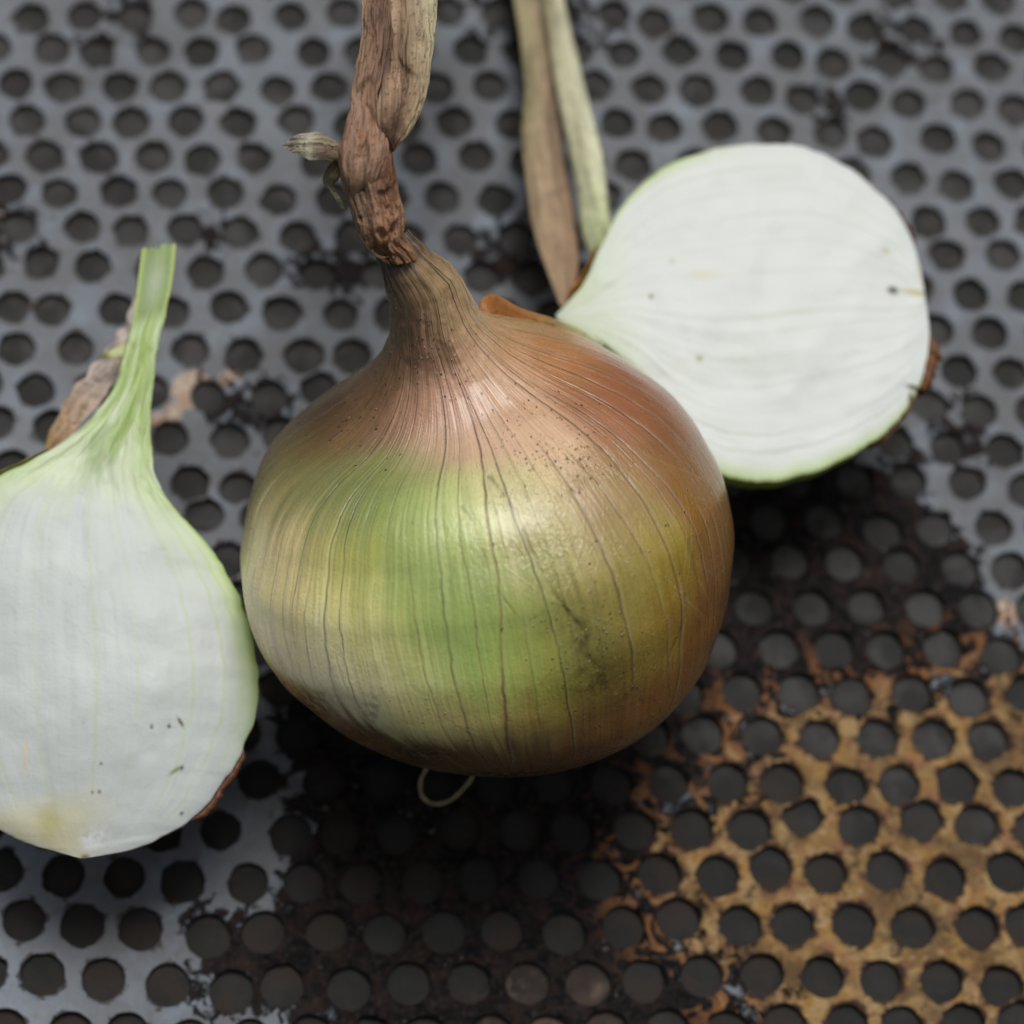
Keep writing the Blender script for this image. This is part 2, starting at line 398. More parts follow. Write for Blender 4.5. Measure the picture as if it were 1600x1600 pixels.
def plate_material():
    m = NT('worn_painted_metal')
    g = m.attr('grime').outputs['Fac']; o = m.attr('ochre').outputs['Fac']; e = m.attr('rim').outputs['Fac']; ru = m.attr('rust').outputs['Fac']
    nA = m.noise(330, 6, .62, .6)                     # ~3 mm features
    nB = m.noise(900, 6, .6, .3, (1, 2, 0))
    nC = m.noise(120, 4, .55, .3, (5, 2, 0))
    nD = m.noise(2600, 4, .6, .0, (0, 7, 0))
    nE = m.noise(240, 5, .6, 1.0, (9, 9, 0))
    # paint
    paint = m.mixc(m.step(nC, .35, .65), (.175, .215, .265), (.235, .26, .30))
    paint = m.mixc(m.math('MULTIPLY', m.step(nA, .50, .72), .6), paint, (.165, .155, .145))
    paint = m.mixc(m.math('MULTIPLY', m.step(nB, .42, .70), .35), paint, (.28, .30, .34))
    paint = m.mixc(m.math('MULTIPLY', m.step(m.noise(70, 4, .6, .4, (2, 5, 2)), .42, .66), .45), paint, (.105, .11, .118))
    painted_shade = m.math('MULTIPLY', m.math('MULTIPLY', m.step(g, -45.0, -6.0), m.step(nC, .2, .6)), .72)  # dimmer light around and below the grime, put into the paint colour
    paint = m.mixc(painted_shade, paint, (.065, .064, .066))
    paint = m.mixc(m.math('MULTIPLY', m.step(nE, .60, .75), .5), paint, (.20, .18, .155))
    # dark chipped rim
    rimw = m.math('MULTIPLY', m.math('SUBTRACT', m.math('ADD', m.math('MULTIPLY', nA, .7), m.math('MULTIPLY', nE, .5)), .60), 5.5)
    chip = m.math('SUBTRACT', 1.0, m.step(m.math('SUBTRACT', e, rimw), -.12, .22))
    worn = m.mixc(m.step(nB, .4, .65), (.030, .027, .025), (.075, .055, .045))
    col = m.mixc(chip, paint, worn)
    # rust patches
    rc = m.mixc(m.step(nB, .4, .6), (.36, .20, .12), (.45, .38, .30))
    col = m.mixc(m.step(m.math('ADD', ru, m.math('MULTIPLY', m.math('SUBTRACT', nA, .5), .9)), .35, .55), col, rc)
    # ochre rust
    oc = m.mixc(m.step(nC, .35, .62), (.34, .19, .06), (.24, .145, .055))
    oc = m.mixc(m.step(nE, .46, .58), oc, (.36, .24, .11))
    oc = m.mixc(m.math('MULTIPLY', m.step(nA, .50, .58), .8), oc, (.26, .125, .065))
    oc = m.mixc(m.math('MULTIPLY', m.step(nB, .58, .68), .7), oc, (.07, .042, .028))
    oc = m.mixc(m.math('MULTIPLY', m.step(m.noise(300, 6, .65, .8, (6, 1, 3)), .57, .66), .85), oc, (.04, .025, .02))
    oc = m.mixc(m.math('MULTIPLY', m.step(m.noise(700, 5, .6, .5, (4, 4, 4)), .60, .68), .7), oc, (.48, .35, .22))
    oc = m.mixc(m.math('MULTIPLY', m.step(m.noise(95, 5, .65, .5, (8, 3, 3)), .47, .60), .65), oc, (.07, .042, .024))
    orim = m.math('SUBTRACT', 1.0, m.step(m.math('SUBTRACT', e, m.math('MULTIPLY', m.math('SUBTRACT', nA, .46), 6.0)), -.15, .45))
    oc = m.mixc(m.math('MULTIPLY', orim, .9), oc, (.035, .022, .018))
    om = m.step(m.math('ADD', m.math('SUBTRACT', o, 1.0), m.math('MULTIPLY', m.math('SUBTRACT', m.math('ADD', nA, nE), 1.0), 34.0)), -3.0, 3.0)
    # grime
    gc = m.mixc(m.step(nA, .42, .66), (.003, .0028, .003), (.018, .013, .013))
    gc = m.mixc(m.math('MULTIPLY', m.step(nE, .48, .62), .55), gc, (.034, .019, .013))
    gc = m.mixc(m.math('MULTIPLY', m.step(nB, .52, .66), .6), gc, (.040, .030, .030))
    # orange remains close to the ochre area, pale flakes elsewhere
    near = m.step(o, -16.0, 0.0)
    gc = m.mixc(m.math('MULTIPLY', m.math('MULTIPLY', m.step(nE, .50, .58), near), .9), gc, (.26, .115, .045))
    gc = m.mixc(m.math('MULTIPLY', m.step(m.noise(420, 4, .55, .8, (2, 8, 1)), .655, .70), .6), gc, (.15, .14, .14))
    gm = m.step(m.math('ADD', m.math('MAXIMUM', g, m.math('ADD', o, 3.0)), m.math('MULTIPLY', m.math('SUBTRACT', m.math('ADD', nA, nE), 1.0), 18.0)), -1.3, 1.3)
    col = m.mixc(gm, col, gc)
    col = m.mixc(om, col, oc)
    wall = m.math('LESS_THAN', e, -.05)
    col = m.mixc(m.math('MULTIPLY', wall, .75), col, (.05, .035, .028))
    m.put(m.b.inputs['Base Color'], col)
    flat = m.math('MULTIPLY', m.math('SUBTRACT', 1.0, gm), m.math('SUBTRACT', 1.0, om))
    m.put(m.b.inputs['Roughness'], m.math('SUBTRACT', .68, m.math('MULTIPLY', flat, .16)))
    m.put(m.b.inputs['Specular IOR Level'], m.math('ADD', .12, m.math('MULTIPLY', flat, .28)))
    h = m.math('ADD', m.math('MULTIPLY', nB, .6), m.math('MULTIPLY', nD, .25))
    h = m.math('ADD', h, m.math('MULTIPLY', m.math('SUBTRACT', 1.0, chip), .5))
    h = m.math('ADD', h, m.math('MULTIPLY', m.math('MAXIMUM', gm, om), m.math('MULTIPLY', nA, 3.5)))
    m.put(m.b.inputs['Normal'], m.bump(h, 1.0, .00022))
    return m.m

def build_backing():
    n = 150
    x = np.linspace(-230, 260, n); y = np.linspace(-170, 260, n)
    X, Y = np.meshgrid(x, y); P = np.stack([X.ravel(), Y.ravel()], 1)
    z = -1.35+(fbm(np.c_[P*.08, 0*P[:, 0]], 3, 3)-.5)*1.0
    q = at(860, 1570, 0)[:2]
    pink = np.exp(-(((P[:, 0]-q[0])/26)**2+((P[:, 1]-q[1])/13)**2))
    shade_brown_ = np.maximum(sm(-(P[:, 1]+.25*P[:, 0]), -12, 38), sm(poly_sdf(P, GRIME), -2, 10)*sm(-P[:, 0], -45, -15))  # shade painted on the lower backing; also places its brown fill
    m = NT('grey_backing')
    pk = m.attr('pink').outputs['Fac']
    a = m.noise(160, 5, .6, .3); b = m.noise(500, 5, .6, .3, (1, 1, 1))
    c = m.mixc(m.step(m.noise(105, 5, .6, .3, (7, 7, 7)), .40, .60), (.012, .013, .011), (.050, .048, .045))
    c = m.mixc(m.math('MULTIPLY', m.step(m.noise(60, 3, .5, .2, (3, 3, 3)), .45, .62), .6), c, (.016, .014, .013))
    shade_brown = m.attr('shade_brown').outputs['Fac']
    c = m.mixc(m.math('MULTIPLY', m.step(m.math('ADD', shade_brown, m.math('MULTIPLY', m.math('SUBTRACT', a, .5), .8)), .2, .8), .72), c, (.005, .005, .0045))
    c = m.mixc(m.step(m.math('MULTIPLY', pk, m.math('ADD', a, m.math('MULTIPLY', b, .6))), .55, .95), c, (.17, .105, .075))
    c = m.mixc(m.math('MULTIPLY', m.math('MULTIPLY', shade_brown, m.step(m.noise(85, 4, .6, .2, (11, 2, 2)), .46, .56)), .8), c, (.020, .012, .008))
    m.put(m.b.inputs['Base Color'], c)
    m.b.inputs['Roughness'].default_value = .8
    m.put(m.b.inputs['Normal'], m.bump(b, 1.0, .0003))
    ob = mesh_obj('backing_sheet', np.c_[P, z], grid_faces(n, n), m.m, attrs={'pink': pink, 'shade_brown': shade_brown_})
    ob['kind'] = 'structure'
    ob['label'] = 'dark grey surface seen through the holes of the plate'
    return ob

build_plate()
build_backing()

# ------------------------------------------------------------------ colour by anchors
def anchor_colour(V, anchors, sigma, ref=None):
    ref = V if ref is None else ref
    """blend of colours laid down at points of the surface; anchors (px,py,(r,g,b)) or 3D"""
    px, py, dz = seen(ref)
    A = []; C = []
    for x, y, c in anchors:
        d = np.hypot(px-x, py-y)
        m_ = d < max(7, d.min()+2)
        idx = np.where(m_)[0]
        A.append(ref[idx[np.argmin(dz[idx])]]); C.append(lin(c))
    A = np.array(A); C = np.array(C)
    w = np.zeros(len(V)); s = np.zeros((len(V), 3))
    for a, c in zip(A, C):
        d2 = np.sum((V-a)**2, 1)
        k = np.exp(-d2/(2*sigma**2))+1e-4/(1+d2/50)
        w += k; s += k[:, None]*c
    return s/w[:, None]

# ------------------------------------------------------------------ whole onion
BC = at(762, 868, 38.1)
TH = math.radians(68); TI = math.radians(11)
AX = math.cos(TH)*(-DZ)+math.sin(TH)*(math.cos(TI)*UY-math.sin(TI)*RX)
PROF_S = [-35.6, -35.2, -34, -31, -26, -19, -10, -2, 6, 13, 19, 24, 28, 32, 36, 40, 45, 50, 54, 58, 70]
PROF_R = [0, 3.5, 9.5, 18.5, 26.8, 34, 39, 40.6, 40, 37, 32.2, 26.8, 21.2, 15.0, 10.4, 7.7, 6.2, 4.9, 3.6, 2.9, 2.7]

def bulb_surface(nu=860, nv=520):
    spine_pts = [BC-AX*36, BC-AX*18, BC, BC+AX*14, BC+AX*27, at(682, 520, 66), at(665, 462, 71), at(635, 415, 75), at(610, 376, 77)]
    sp, L = spline(spine_pts, 900)
    s_of = L-36.0
    # profile sampled evenly by its own arc length
    q = np.linspace(PROF_S[0], min(s_of[-1], 58), 6000)
    q = np.r_[PROF_S[0]+(q[:800]-q[0])**2/(q[800]-q[0]), q[800:]] if True else q
    q = np.sort(q)
    r = pchip(PROF_S, PROF_R, q)
    al = np.r_[0, np.cumsum(np.hypot(np.diff(q), np.diff(r)))]
    t = np.linspace(0, al[-1], nv)
    s = np.interp(t, al, q); r = pchip(PROF_S, PROF_R, s)
    c = np.stack([np.interp(s, s_of, sp[:, i]) for i in range(3)], 1)
    T = np.gradient(np.stack([np.interp(np.linspace(s[0], s[-1], 200), s_of, sp[:, i]) for i in range(3)], 1), axis=0)
    T /= np.linalg.norm(T, axis=1)[:, None]
    T = np.stack([np.interp(s, np.linspace(s[0], s[-1], 200), T[:, i]) for i in range(3)], 1)
    T /= np.linalg.norm(T, axis=1)[:, None]
    e2 = -DZ-(T@-DZ)[:, None]*T; e2 /= np.linalg.norm(e2, axis=1)[:, None]      # towards the viewer's side
    e1 = np.cross(T, e2); e1 *= -1 if (e1[0]@RX) < 0 else 1                      # right
    # azimuth: 0 = front, + = right; denser in front
    uu = np.linspace(-1, 1, nu+1)[:-1]
    u = math.pi*(uu*.62+.38*uu**3)
    S, U_ = np.meshgrid(s, u, indexing='ij')
    Rr = np.repeat(r[:, None], nu, 1)
    # the bulb is not a turned body
    belly = np.exp(-((S-2)/22)**2)
    Rr = Rr*(1+BULB_MOD(S, U_))
    P = c[:, None]+Rr[..., None]*(np.sin(U_)[..., None]*e1[:, None]+np.cos(U_)[..., None]*e2[:, None])
    return P, S, U_, Rr, e1, e2, T

MODS = [(29.1, -2.36, -0.041), (26.9, -2.1, 0.209), (23.5, -1.92, 0.238), (20.2, -1.77, 0.085), (15.6, -1.71, 0.008), (9.6, -1.65, -0.019), (5.8, -1.52, -0.021), (-0.8, -1.48, -0.007), (-5.3, -1.36, -0.039), (-10.7, -1.3, -0.029),
    (-15.6, -1.19, -0.093), (-20.2, -1.02, -0.069), (-24.4, -0.84, -0.109), (-28.1, -0.59, -0.121), (-29.6, -0.24, -0.066), (-29.9, 0.17, 0.017), (-29.1, 0.45, 0.103), (-27.5, 0.72, 0.126), (-24.1, 0.88, 0.064), (-20.6, 1.05, 0.007),
    (-15.2, 1.2, -0.031), (-8.7, 1.34, -0.045), (-3.3, 1.44, -0.038), (3.3, 1.54, -0.023), (8.7, 1.63, -0.037), (14.4, 1.77, 0.009), (21.6, 1.79, 0.134), (25.7, 1.92, 0.145), (28.3, 2.12, 0.054), (30.2, 2.34, 0.083), (32.4, 2.54, 0.167)]                # (s, azimuth, relative change): the bulb is not a turned body
def BULB_MOD(S, U_):
    if not MODS:
        return 0*S
    w = np.full(S.shape, .25); a = np.zeros(S.shape)
    for s0, u0, g in MODS:
        du = np.abs(U_-u0); du = np.minimum(du, 2*math.pi-du)
        k = np.exp(-((S-s0)/6.5)**2-(du/.38)**2)
        w = w+k; a = a+k*g
    return a/w
# ===END BULB

SKIN_ANCHORS = [  # skin colours; those low on the bulb are lifted in place of fill light
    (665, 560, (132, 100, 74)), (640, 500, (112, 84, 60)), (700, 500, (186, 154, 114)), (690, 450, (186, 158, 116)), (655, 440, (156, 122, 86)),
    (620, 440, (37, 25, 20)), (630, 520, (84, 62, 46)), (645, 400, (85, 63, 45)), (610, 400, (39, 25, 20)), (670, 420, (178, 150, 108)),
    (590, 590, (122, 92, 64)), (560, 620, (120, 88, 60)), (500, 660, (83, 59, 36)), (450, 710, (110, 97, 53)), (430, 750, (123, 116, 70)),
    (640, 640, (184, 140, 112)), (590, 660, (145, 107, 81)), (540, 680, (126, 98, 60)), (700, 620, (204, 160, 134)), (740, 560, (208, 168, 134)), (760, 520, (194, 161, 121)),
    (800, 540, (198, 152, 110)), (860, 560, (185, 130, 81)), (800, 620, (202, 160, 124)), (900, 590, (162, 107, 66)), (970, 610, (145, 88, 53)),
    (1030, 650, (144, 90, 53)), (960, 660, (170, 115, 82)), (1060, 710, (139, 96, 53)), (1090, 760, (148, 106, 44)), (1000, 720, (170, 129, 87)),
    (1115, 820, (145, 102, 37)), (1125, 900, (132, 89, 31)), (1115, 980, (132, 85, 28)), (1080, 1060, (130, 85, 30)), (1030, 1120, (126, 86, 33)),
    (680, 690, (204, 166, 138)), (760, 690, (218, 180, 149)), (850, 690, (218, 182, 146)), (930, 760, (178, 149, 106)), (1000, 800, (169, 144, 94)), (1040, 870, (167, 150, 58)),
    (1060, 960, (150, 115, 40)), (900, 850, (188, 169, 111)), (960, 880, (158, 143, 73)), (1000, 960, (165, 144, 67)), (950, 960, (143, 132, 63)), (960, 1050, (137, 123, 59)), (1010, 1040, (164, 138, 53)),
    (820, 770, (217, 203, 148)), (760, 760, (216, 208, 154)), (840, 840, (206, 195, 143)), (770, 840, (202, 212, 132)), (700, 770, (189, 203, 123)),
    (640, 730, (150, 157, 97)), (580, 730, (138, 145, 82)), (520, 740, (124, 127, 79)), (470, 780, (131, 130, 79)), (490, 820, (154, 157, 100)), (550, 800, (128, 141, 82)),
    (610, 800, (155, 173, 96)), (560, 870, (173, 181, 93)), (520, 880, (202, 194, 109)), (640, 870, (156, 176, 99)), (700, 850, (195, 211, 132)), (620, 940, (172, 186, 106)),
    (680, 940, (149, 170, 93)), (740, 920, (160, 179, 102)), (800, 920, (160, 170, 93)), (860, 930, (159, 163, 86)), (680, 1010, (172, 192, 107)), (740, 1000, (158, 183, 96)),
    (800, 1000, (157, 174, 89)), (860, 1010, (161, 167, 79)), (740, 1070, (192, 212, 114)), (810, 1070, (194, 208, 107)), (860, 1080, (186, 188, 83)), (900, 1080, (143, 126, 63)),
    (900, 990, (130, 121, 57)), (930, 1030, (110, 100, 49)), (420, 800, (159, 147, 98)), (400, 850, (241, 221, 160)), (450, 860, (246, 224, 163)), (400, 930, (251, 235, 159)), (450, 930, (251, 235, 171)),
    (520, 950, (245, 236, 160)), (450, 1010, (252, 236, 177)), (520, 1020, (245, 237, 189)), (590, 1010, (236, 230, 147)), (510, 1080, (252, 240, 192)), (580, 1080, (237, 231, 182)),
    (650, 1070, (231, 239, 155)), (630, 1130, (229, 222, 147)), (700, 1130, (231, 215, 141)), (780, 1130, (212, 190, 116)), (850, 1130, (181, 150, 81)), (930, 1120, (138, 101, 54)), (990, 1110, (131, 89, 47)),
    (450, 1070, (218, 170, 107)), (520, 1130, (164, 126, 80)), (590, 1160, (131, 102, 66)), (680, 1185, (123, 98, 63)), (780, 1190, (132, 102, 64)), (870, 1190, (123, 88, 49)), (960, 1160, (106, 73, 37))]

def paint_bulb(V, S, U_, Rr):
    n = len(V)
    st = fbm(np.stack([U_*22, S*.03, 0*S+2], 1), 3, 121)-.5
    st2 = fbm(np.stack([U_*60, S*.04, 0*S+2], 1), 2, 122)-.5
    keep = sm(Rr, 14, 30)*(1-.7*sm(-S, 18, 30))
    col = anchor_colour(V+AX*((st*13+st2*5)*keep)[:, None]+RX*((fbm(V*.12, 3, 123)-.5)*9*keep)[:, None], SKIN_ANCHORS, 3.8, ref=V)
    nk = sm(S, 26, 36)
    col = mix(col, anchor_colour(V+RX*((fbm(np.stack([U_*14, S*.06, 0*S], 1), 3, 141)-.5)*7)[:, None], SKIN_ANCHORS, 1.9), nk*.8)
    px, py, dz = seen(V)
    rs = np.random.RandomState(12)
    p3 = V
    # fine parallel fibres following the meridians
    uw = U_+.02*(fbm(np.stack([S*.09, U_*2, 0*S], 1), 3, 3)-.5)*3
    f1 = fbm(np.stack([uw*70, S*.05, 0*S], 1), 3, 21)
    f2 = fbm(np.stack([uw*190, S*.10, 0*S+3], 1), 2, 22)
    col = col*(1+(f1-.5)*.26+(f2-.5)*.20)[:, None]
    # broad blotches
    b = fbm(p3*.12, 4, 41)
    col = col*(1+(b-.5)*.22)[:, None]
    b2 = fbm(p3*.9, 4, 51)
    col = col*(1+(b2-.5)*.14)[:, None]
    height = (f1-.5)*.9+(f2-.5)*.5
    # veins: long thin lines from neck to root
    nv = 66
    base = np.linspace(-math.pi, math.pi, nv, endpoint=False)+rs.normal(0, .026, nv)
    bright = lin((232, 232, 208))
    for i in range(nv):
        tilt = rs.normal(0, .0012)
        wob = .007*(vnoise(np.stack([S*.11, 0*S+i*7.1, 0*S], 1), 5)-.5)*2+.0045*(vnoise(np.stack([S*.6, 0*S+i*3.3, 0*S], 1), 6)-.5)*2
        du = U_-base[i]-wob-tilt*S
        du = (du+math.pi) % (2*math.pi)-math.pi
        near = np.abs(du)*Rr < 1.6
        if not near.any():
            continue
        idx = np.where(near)[0]
        d = du[idx]*Rr[idx]
        s = S[idx]
        kind = rs.rand()
        s0 = rs.uniform(-34, -12); s1 = 60 if rs.rand() < .55 else rs.uniform(10, 34)
        amp = rs.uniform(.22, .72)
        a = amp*sm(s, s0-4, s0+4)*(1-sm(s, s1-5, s1+3))
        a *= .55+.7*vnoise(np.stack([s*.2, 0*s+i, 0*s], 1), 77)
        w = rs.uniform(.10, .19)*np.clip(Rr[idx]/30, .35, 1)
        line = np.exp(-(d/w)**2)
        right = sm(px[idx], 720, 900)
        if kind < .50:
            c = mix(lin((96, 116, 48)), lin((92, 62, 34)), right)
        elif kind < .82:
            c = np.tile(lin((140, 96, 52)), (len(idx), 1))
        else:
            c = np.tile(bright, (len(idx), 1)); a = a*.35*(1-.8*right)
        top = sm(s, 14, 26)[:, None]
        c = c*(1-top)+lin((98, 64, 46))*top
        k = (a*line)[:, None]
        col[idx] = col[idx]*(1-k)+c*k
        # paler band beside a vein, and a groove
        side = np.exp(-((d-w*2.4)/(w*1.6))**2)*a*.18
        col[idx] = col[idx]*(1-side[:, None])+bright*.85*side[:, None]
        height[idx] -= line*a*1.6
        height[idx] += side*1.2
    # cross wrinkles: short slanting creases on the right half
    for i in range(46):
        s0 = rs.uniform(-22, 22); u0 = rs.uniform(-.2, 1.3); sl = rs.choice([-1, 1])*rs.uniform(.02, .06); ln = rs.uniform(3, 9)
        du = U_-u0-(S-s0)*sl*.6
        d = du*Rr
        sel = (np.abs(d) < .8) & (np.abs(S-s0) < ln*1.3)
        k = np.exp(-(d[sel]/.11)**2)*np.exp(-((S[sel]-s0)/ln)**4)*rs.uniform(.06, .24)
        tgt = lin((214, 200, 150)) if rs.rand() < .5 else lin((112, 84, 46))
        col[sel] = col[sel]*(1-k[:, None])+tgt*k[:, None]
        height[sel] += k*1.6
    # a deep crease below the shoulder, on the front
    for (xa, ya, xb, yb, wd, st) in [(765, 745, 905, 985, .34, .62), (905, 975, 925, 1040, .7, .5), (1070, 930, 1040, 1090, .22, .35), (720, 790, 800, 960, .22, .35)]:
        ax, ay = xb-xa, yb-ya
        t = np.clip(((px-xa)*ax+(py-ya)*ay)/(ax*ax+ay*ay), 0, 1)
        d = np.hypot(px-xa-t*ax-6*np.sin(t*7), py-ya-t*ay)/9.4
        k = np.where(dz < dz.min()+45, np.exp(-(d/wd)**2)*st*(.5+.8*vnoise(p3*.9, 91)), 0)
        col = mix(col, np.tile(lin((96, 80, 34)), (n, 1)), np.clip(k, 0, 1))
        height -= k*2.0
    # crackled, crinkled skin on the front
    cr = np.exp(-((px-860)/130)**2-((py-800)/120)**2)*(dz < dz.min()+45)
    cx = np.stack([U_*26+S*.12, S*.35, 0*S], 1)
    fold = 1-np.abs(fbm(cx, 3, 131)-.5)*9
    fold2 = 1-np.abs(fbm(np.stack([U_*30, S*.22, 0*S], 1), 3, 132)-.5)*14
    height += cr*(np.clip(fold, 0, 1)*.9+np.clip(fold2, 0, 1)*.35+(fbm(p3*3.5, 2, 133)-.5)*1.6)*sm(fbm(p3*.18, 2, 134), .35, .6)
    k = (np.clip(fold2, 0, 1)*cr*.22)
    col = mix(col, np.tile(lin((226, 214, 176)), (n, 1)), k)
    # earth specks in swarms
    for (x, y, r, cnt, sz) in [(850, 680, 50, 90, .22), (890, 720, 34, 60, .30), (790, 640, 60, 40, .20), (560, 640, 50, 60, .18), (930, 1040, 40, 70, .18),
                               (900, 990, 40, 60, .22), (600, 700, 150, 14, .3), (900, 900, 160, 50, .18), (640, 1150, 60, 20, .3), (1000, 900, 90, 60, .2), (660, 560, 40, 90, .25), (980, 1080, 60, 70, .22)]:
        for i in range(cnt):
            qx = x+rs.normal(0, r); qy = y+rs.normal(0, r*.8)
            c = np.hypot(px-qx, py-qy)
            sel = c < 12
            if not sel.any():
                continue
            ii = np.where(sel)[0]
            ii = ii[dz[ii] < dz[ii].min()+6]
            w = sz*rs.uniform(.4, 1.3)*9.4*.5
            k = np.exp(-(c[ii]/w)**4)*rs.uniform(.4, .95)
            tgt = lin((44, 30, 20)) if rs.rand() < .72 else lin((222, 200, 160))
            col[ii] = col[ii]*(1-k[:, None])+tgt*k[:, None]
            height[ii] += k*2
    # dirt crust near the root, and smudges
    front = dz < dz.min()+70
    d0 = fbm(p3*.30, 4, 61); d1 = fbm(p3*1.3, 4, 62)
    dirt = sm(-S, 23, 31)*sm(d0*.6+d1*.5, .52, .60)*.85
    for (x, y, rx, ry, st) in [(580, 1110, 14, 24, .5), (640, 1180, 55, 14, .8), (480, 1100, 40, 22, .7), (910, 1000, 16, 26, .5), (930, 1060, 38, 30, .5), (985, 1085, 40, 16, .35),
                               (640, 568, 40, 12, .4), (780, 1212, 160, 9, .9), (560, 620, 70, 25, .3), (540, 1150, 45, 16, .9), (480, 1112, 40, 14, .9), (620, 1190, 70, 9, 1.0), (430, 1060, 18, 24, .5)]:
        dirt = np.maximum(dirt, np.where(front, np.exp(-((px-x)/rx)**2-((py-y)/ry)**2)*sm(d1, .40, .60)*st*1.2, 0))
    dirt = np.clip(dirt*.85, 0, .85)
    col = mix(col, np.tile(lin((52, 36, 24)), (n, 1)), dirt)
    return col, height

def build_onion():
    root = thing('whole_onion', 'whole unpeeled onion with green and brown skin and long twisted dry stalk, in the middle', 'onion', (BC[0], BC[1], 0))
    P, S, U_, Rr, e1, e2, T = bulb_surface()
    nv, nu = S.shape
    V = P.reshape(-1, 3).copy(); Sf = S.ravel(); Uf = U_.ravel(); Rf = Rr.ravel()
    N = (np.sin(U_)[..., None]*e1[:, None]+np.cos(U_)[..., None]*e2[:, None]).reshape(-1, 3)
    # gentle unevenness, ribs on the neck
    bump = (fbm(V*.055, 3, 8)-.5)*1.3*sm(Rf, 8, 25)
    neck = sm(Sf, 30, 42)
    rib = (fbm(np.stack([Uf*4.2, Sf*.05, 0*Sf], 1), 3, 14)-.5)*1.5*neck + (fbm(V*.35, 3, 15)-.5)*1.1*neck
    pleat = (fbm(np.stack([Uf*7, Sf*.03, 0*Sf], 1), 3, 16)-.5)*1.1*np.exp(-((Sf-30)/9)**2)
    V += N*(bump+rib+pleat)[:, None]
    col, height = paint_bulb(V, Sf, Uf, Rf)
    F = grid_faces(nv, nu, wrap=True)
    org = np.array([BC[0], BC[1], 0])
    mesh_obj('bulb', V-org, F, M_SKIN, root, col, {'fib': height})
    return root, org

def strip(name, Lp, Rp, z, ratio, mat, parent, org, colour, disp=None, m=64, n=220, side=-1.0, zr=None, lift=0.0):
    """a closed leaf-like body between two outlines (pixels, with height z at each point)"""
    Lp = np.asarray(Lp, float); Rp = np.asarray(Rp, float)
    z = np.broadcast_to(np.asarray(z, float), (len(Lp),)); zr_ = z if zr is None else np.asarray(zr, float)
    A, _ = spline(at(Lp[:, 0], Lp[:, 1], z), n)
    B, _ = spline(at(Rp[:, 0], Rp[:, 1], zr_ if len(zr_) == len(Rp) else np.interp(np.linspace(0, 1, len(Rp)), np.linspace(0, 1, len(z)), z)), n)
    c = (A+B)/2; h = (B-A)/2
    T = np.gradient(c, axis=0); T /= np.linalg.norm(T, axis=1)[:, None]
    Nn = np.cross(T, h); Nn /= np.linalg.norm(Nn, axis=1)[:, None]
    Nn *= np.sign(np.sum(Nn*-DZ, 1))[:, None]
    hw = np.linalg.norm(h, axis=1)
    ph = np.linspace(0, 2*math.pi, m, endpoint=False)
    r = np.broadcast_to(ratio, (n,)) if np.ndim(ratio) == 0 else np.interp(np.linspace(0, 1, n), np.linspace(0, 1, len(ratio)), ratio)
    end = np.ones(n)
    V = c[:, None]+np.cos(ph)[None, :, None]*h[:, None]+(np.sin(ph)[None, :]*(r*hw)[:, None])[..., None]*Nn[:, None]
    t = np.repeat(np.linspace(0, 1, n)[:, None], m, 1); w = np.repeat(np.cos(ph)[None], n, 0); top = np.repeat(np.sin(ph)[None], n, 0)
    L = np.r_[0, np.cumsum(np.linalg.norm(np.diff(c, axis=0), axis=1))]
    Lg = np.repeat(L[:, None], m, 1)
    V = V.reshape(-1, 3)
    wl = w.ravel()*np.repeat(hw, m)
    fields = dict(t=t.ravel(), w=w.ravel(), top=top.ravel(), L=Lg.ravel(), wl=wl, V=V)
    NN = (np.cos(ph)[None, :, None]*h[:, None]/hw[:, None, None]*.3+np.sin(ph)[None, :, None]*Nn[:, None]).reshape(-1, 3)
    if disp is not None:
        V = V+NN*disp(fields)[:, None]
    col, fib = colour(fields)
    F = [grid_faces(n, m, wrap=True)]
    V = np.r_[V, [V[:m].mean(0)], [V[-m:].mean(0)]]
    a = np.arange(m); b = (a+1) % m
    F.append(np.stack([b, a, np.full(m, n*m), -np.ones(m, int)], 1))
    F.append(np.stack([a+(n-1)*m, b+(n-1)*m, np.full(m, n*m+1), -np.ones(m, int)], 1))
    col = np.r_[col, [col[:m].mean(0)], [col[-m:].mean(0)]]; fib = np.r_[fib, 0, 0]
    return mesh_obj(name, V-org, np.concatenate(F), mat, parent, col, {'fib': fib})

def fibre_colour(pal, freq=3.2, seed=0, dark=.25, blotch=None):
    """fibres along the leaf: pal = list of (t, w, rgb)"""
    def f(q):
        wl, L = q['wl'], q['L']
        z0 = 0*wl
        P2 = np.stack([q['t']*6, q['w']*1.1], 1)
        ws = np.zeros(len(wl)); c = np.zeros((len(wl), 3))
        for t, w, rgb in pal:
            k = np.exp(-((q['t']-t)*6)**2*.9-((q['w']-w)*1.1)**2*1.6)+1e-5
            ws += k; c += k[:, None]*lin(rgb)
        c /= ws[:, None]
        warp = (fbm(np.stack([wl*.3, L*.08, z0+seed], 1), 3, seed)-.5)*2.0
        f1 = fbm(np.stack([(wl+warp)*freq, L*.09, z0+seed], 1), 3, seed+1)
        f2 = fbm(np.stack([(wl+warp)*freq*.35, L*.05, z0+q['top']*.5], 1), 3, seed+2)
        b = fbm(q['V']*.35, 4, seed+3)
        c = c*(1+(f1-.5)*1.0+(f2-.5)*.8+(b-.5)*.5)[:, None]
        k = sm(f1, .60, .74)*dark
        c = c*(1-k[:, None])+lin((70, 46, 32))*k[:, None]
        sp = sm(fbm(q['V']*2.2, 2, seed+8), .70, .76)*.6
        c = c*(1-sp[:, None])+lin((50, 34, 24))*sp[:, None]
        return c, (f1-.5)*2.0+(f2-.5)*1.5
    return f

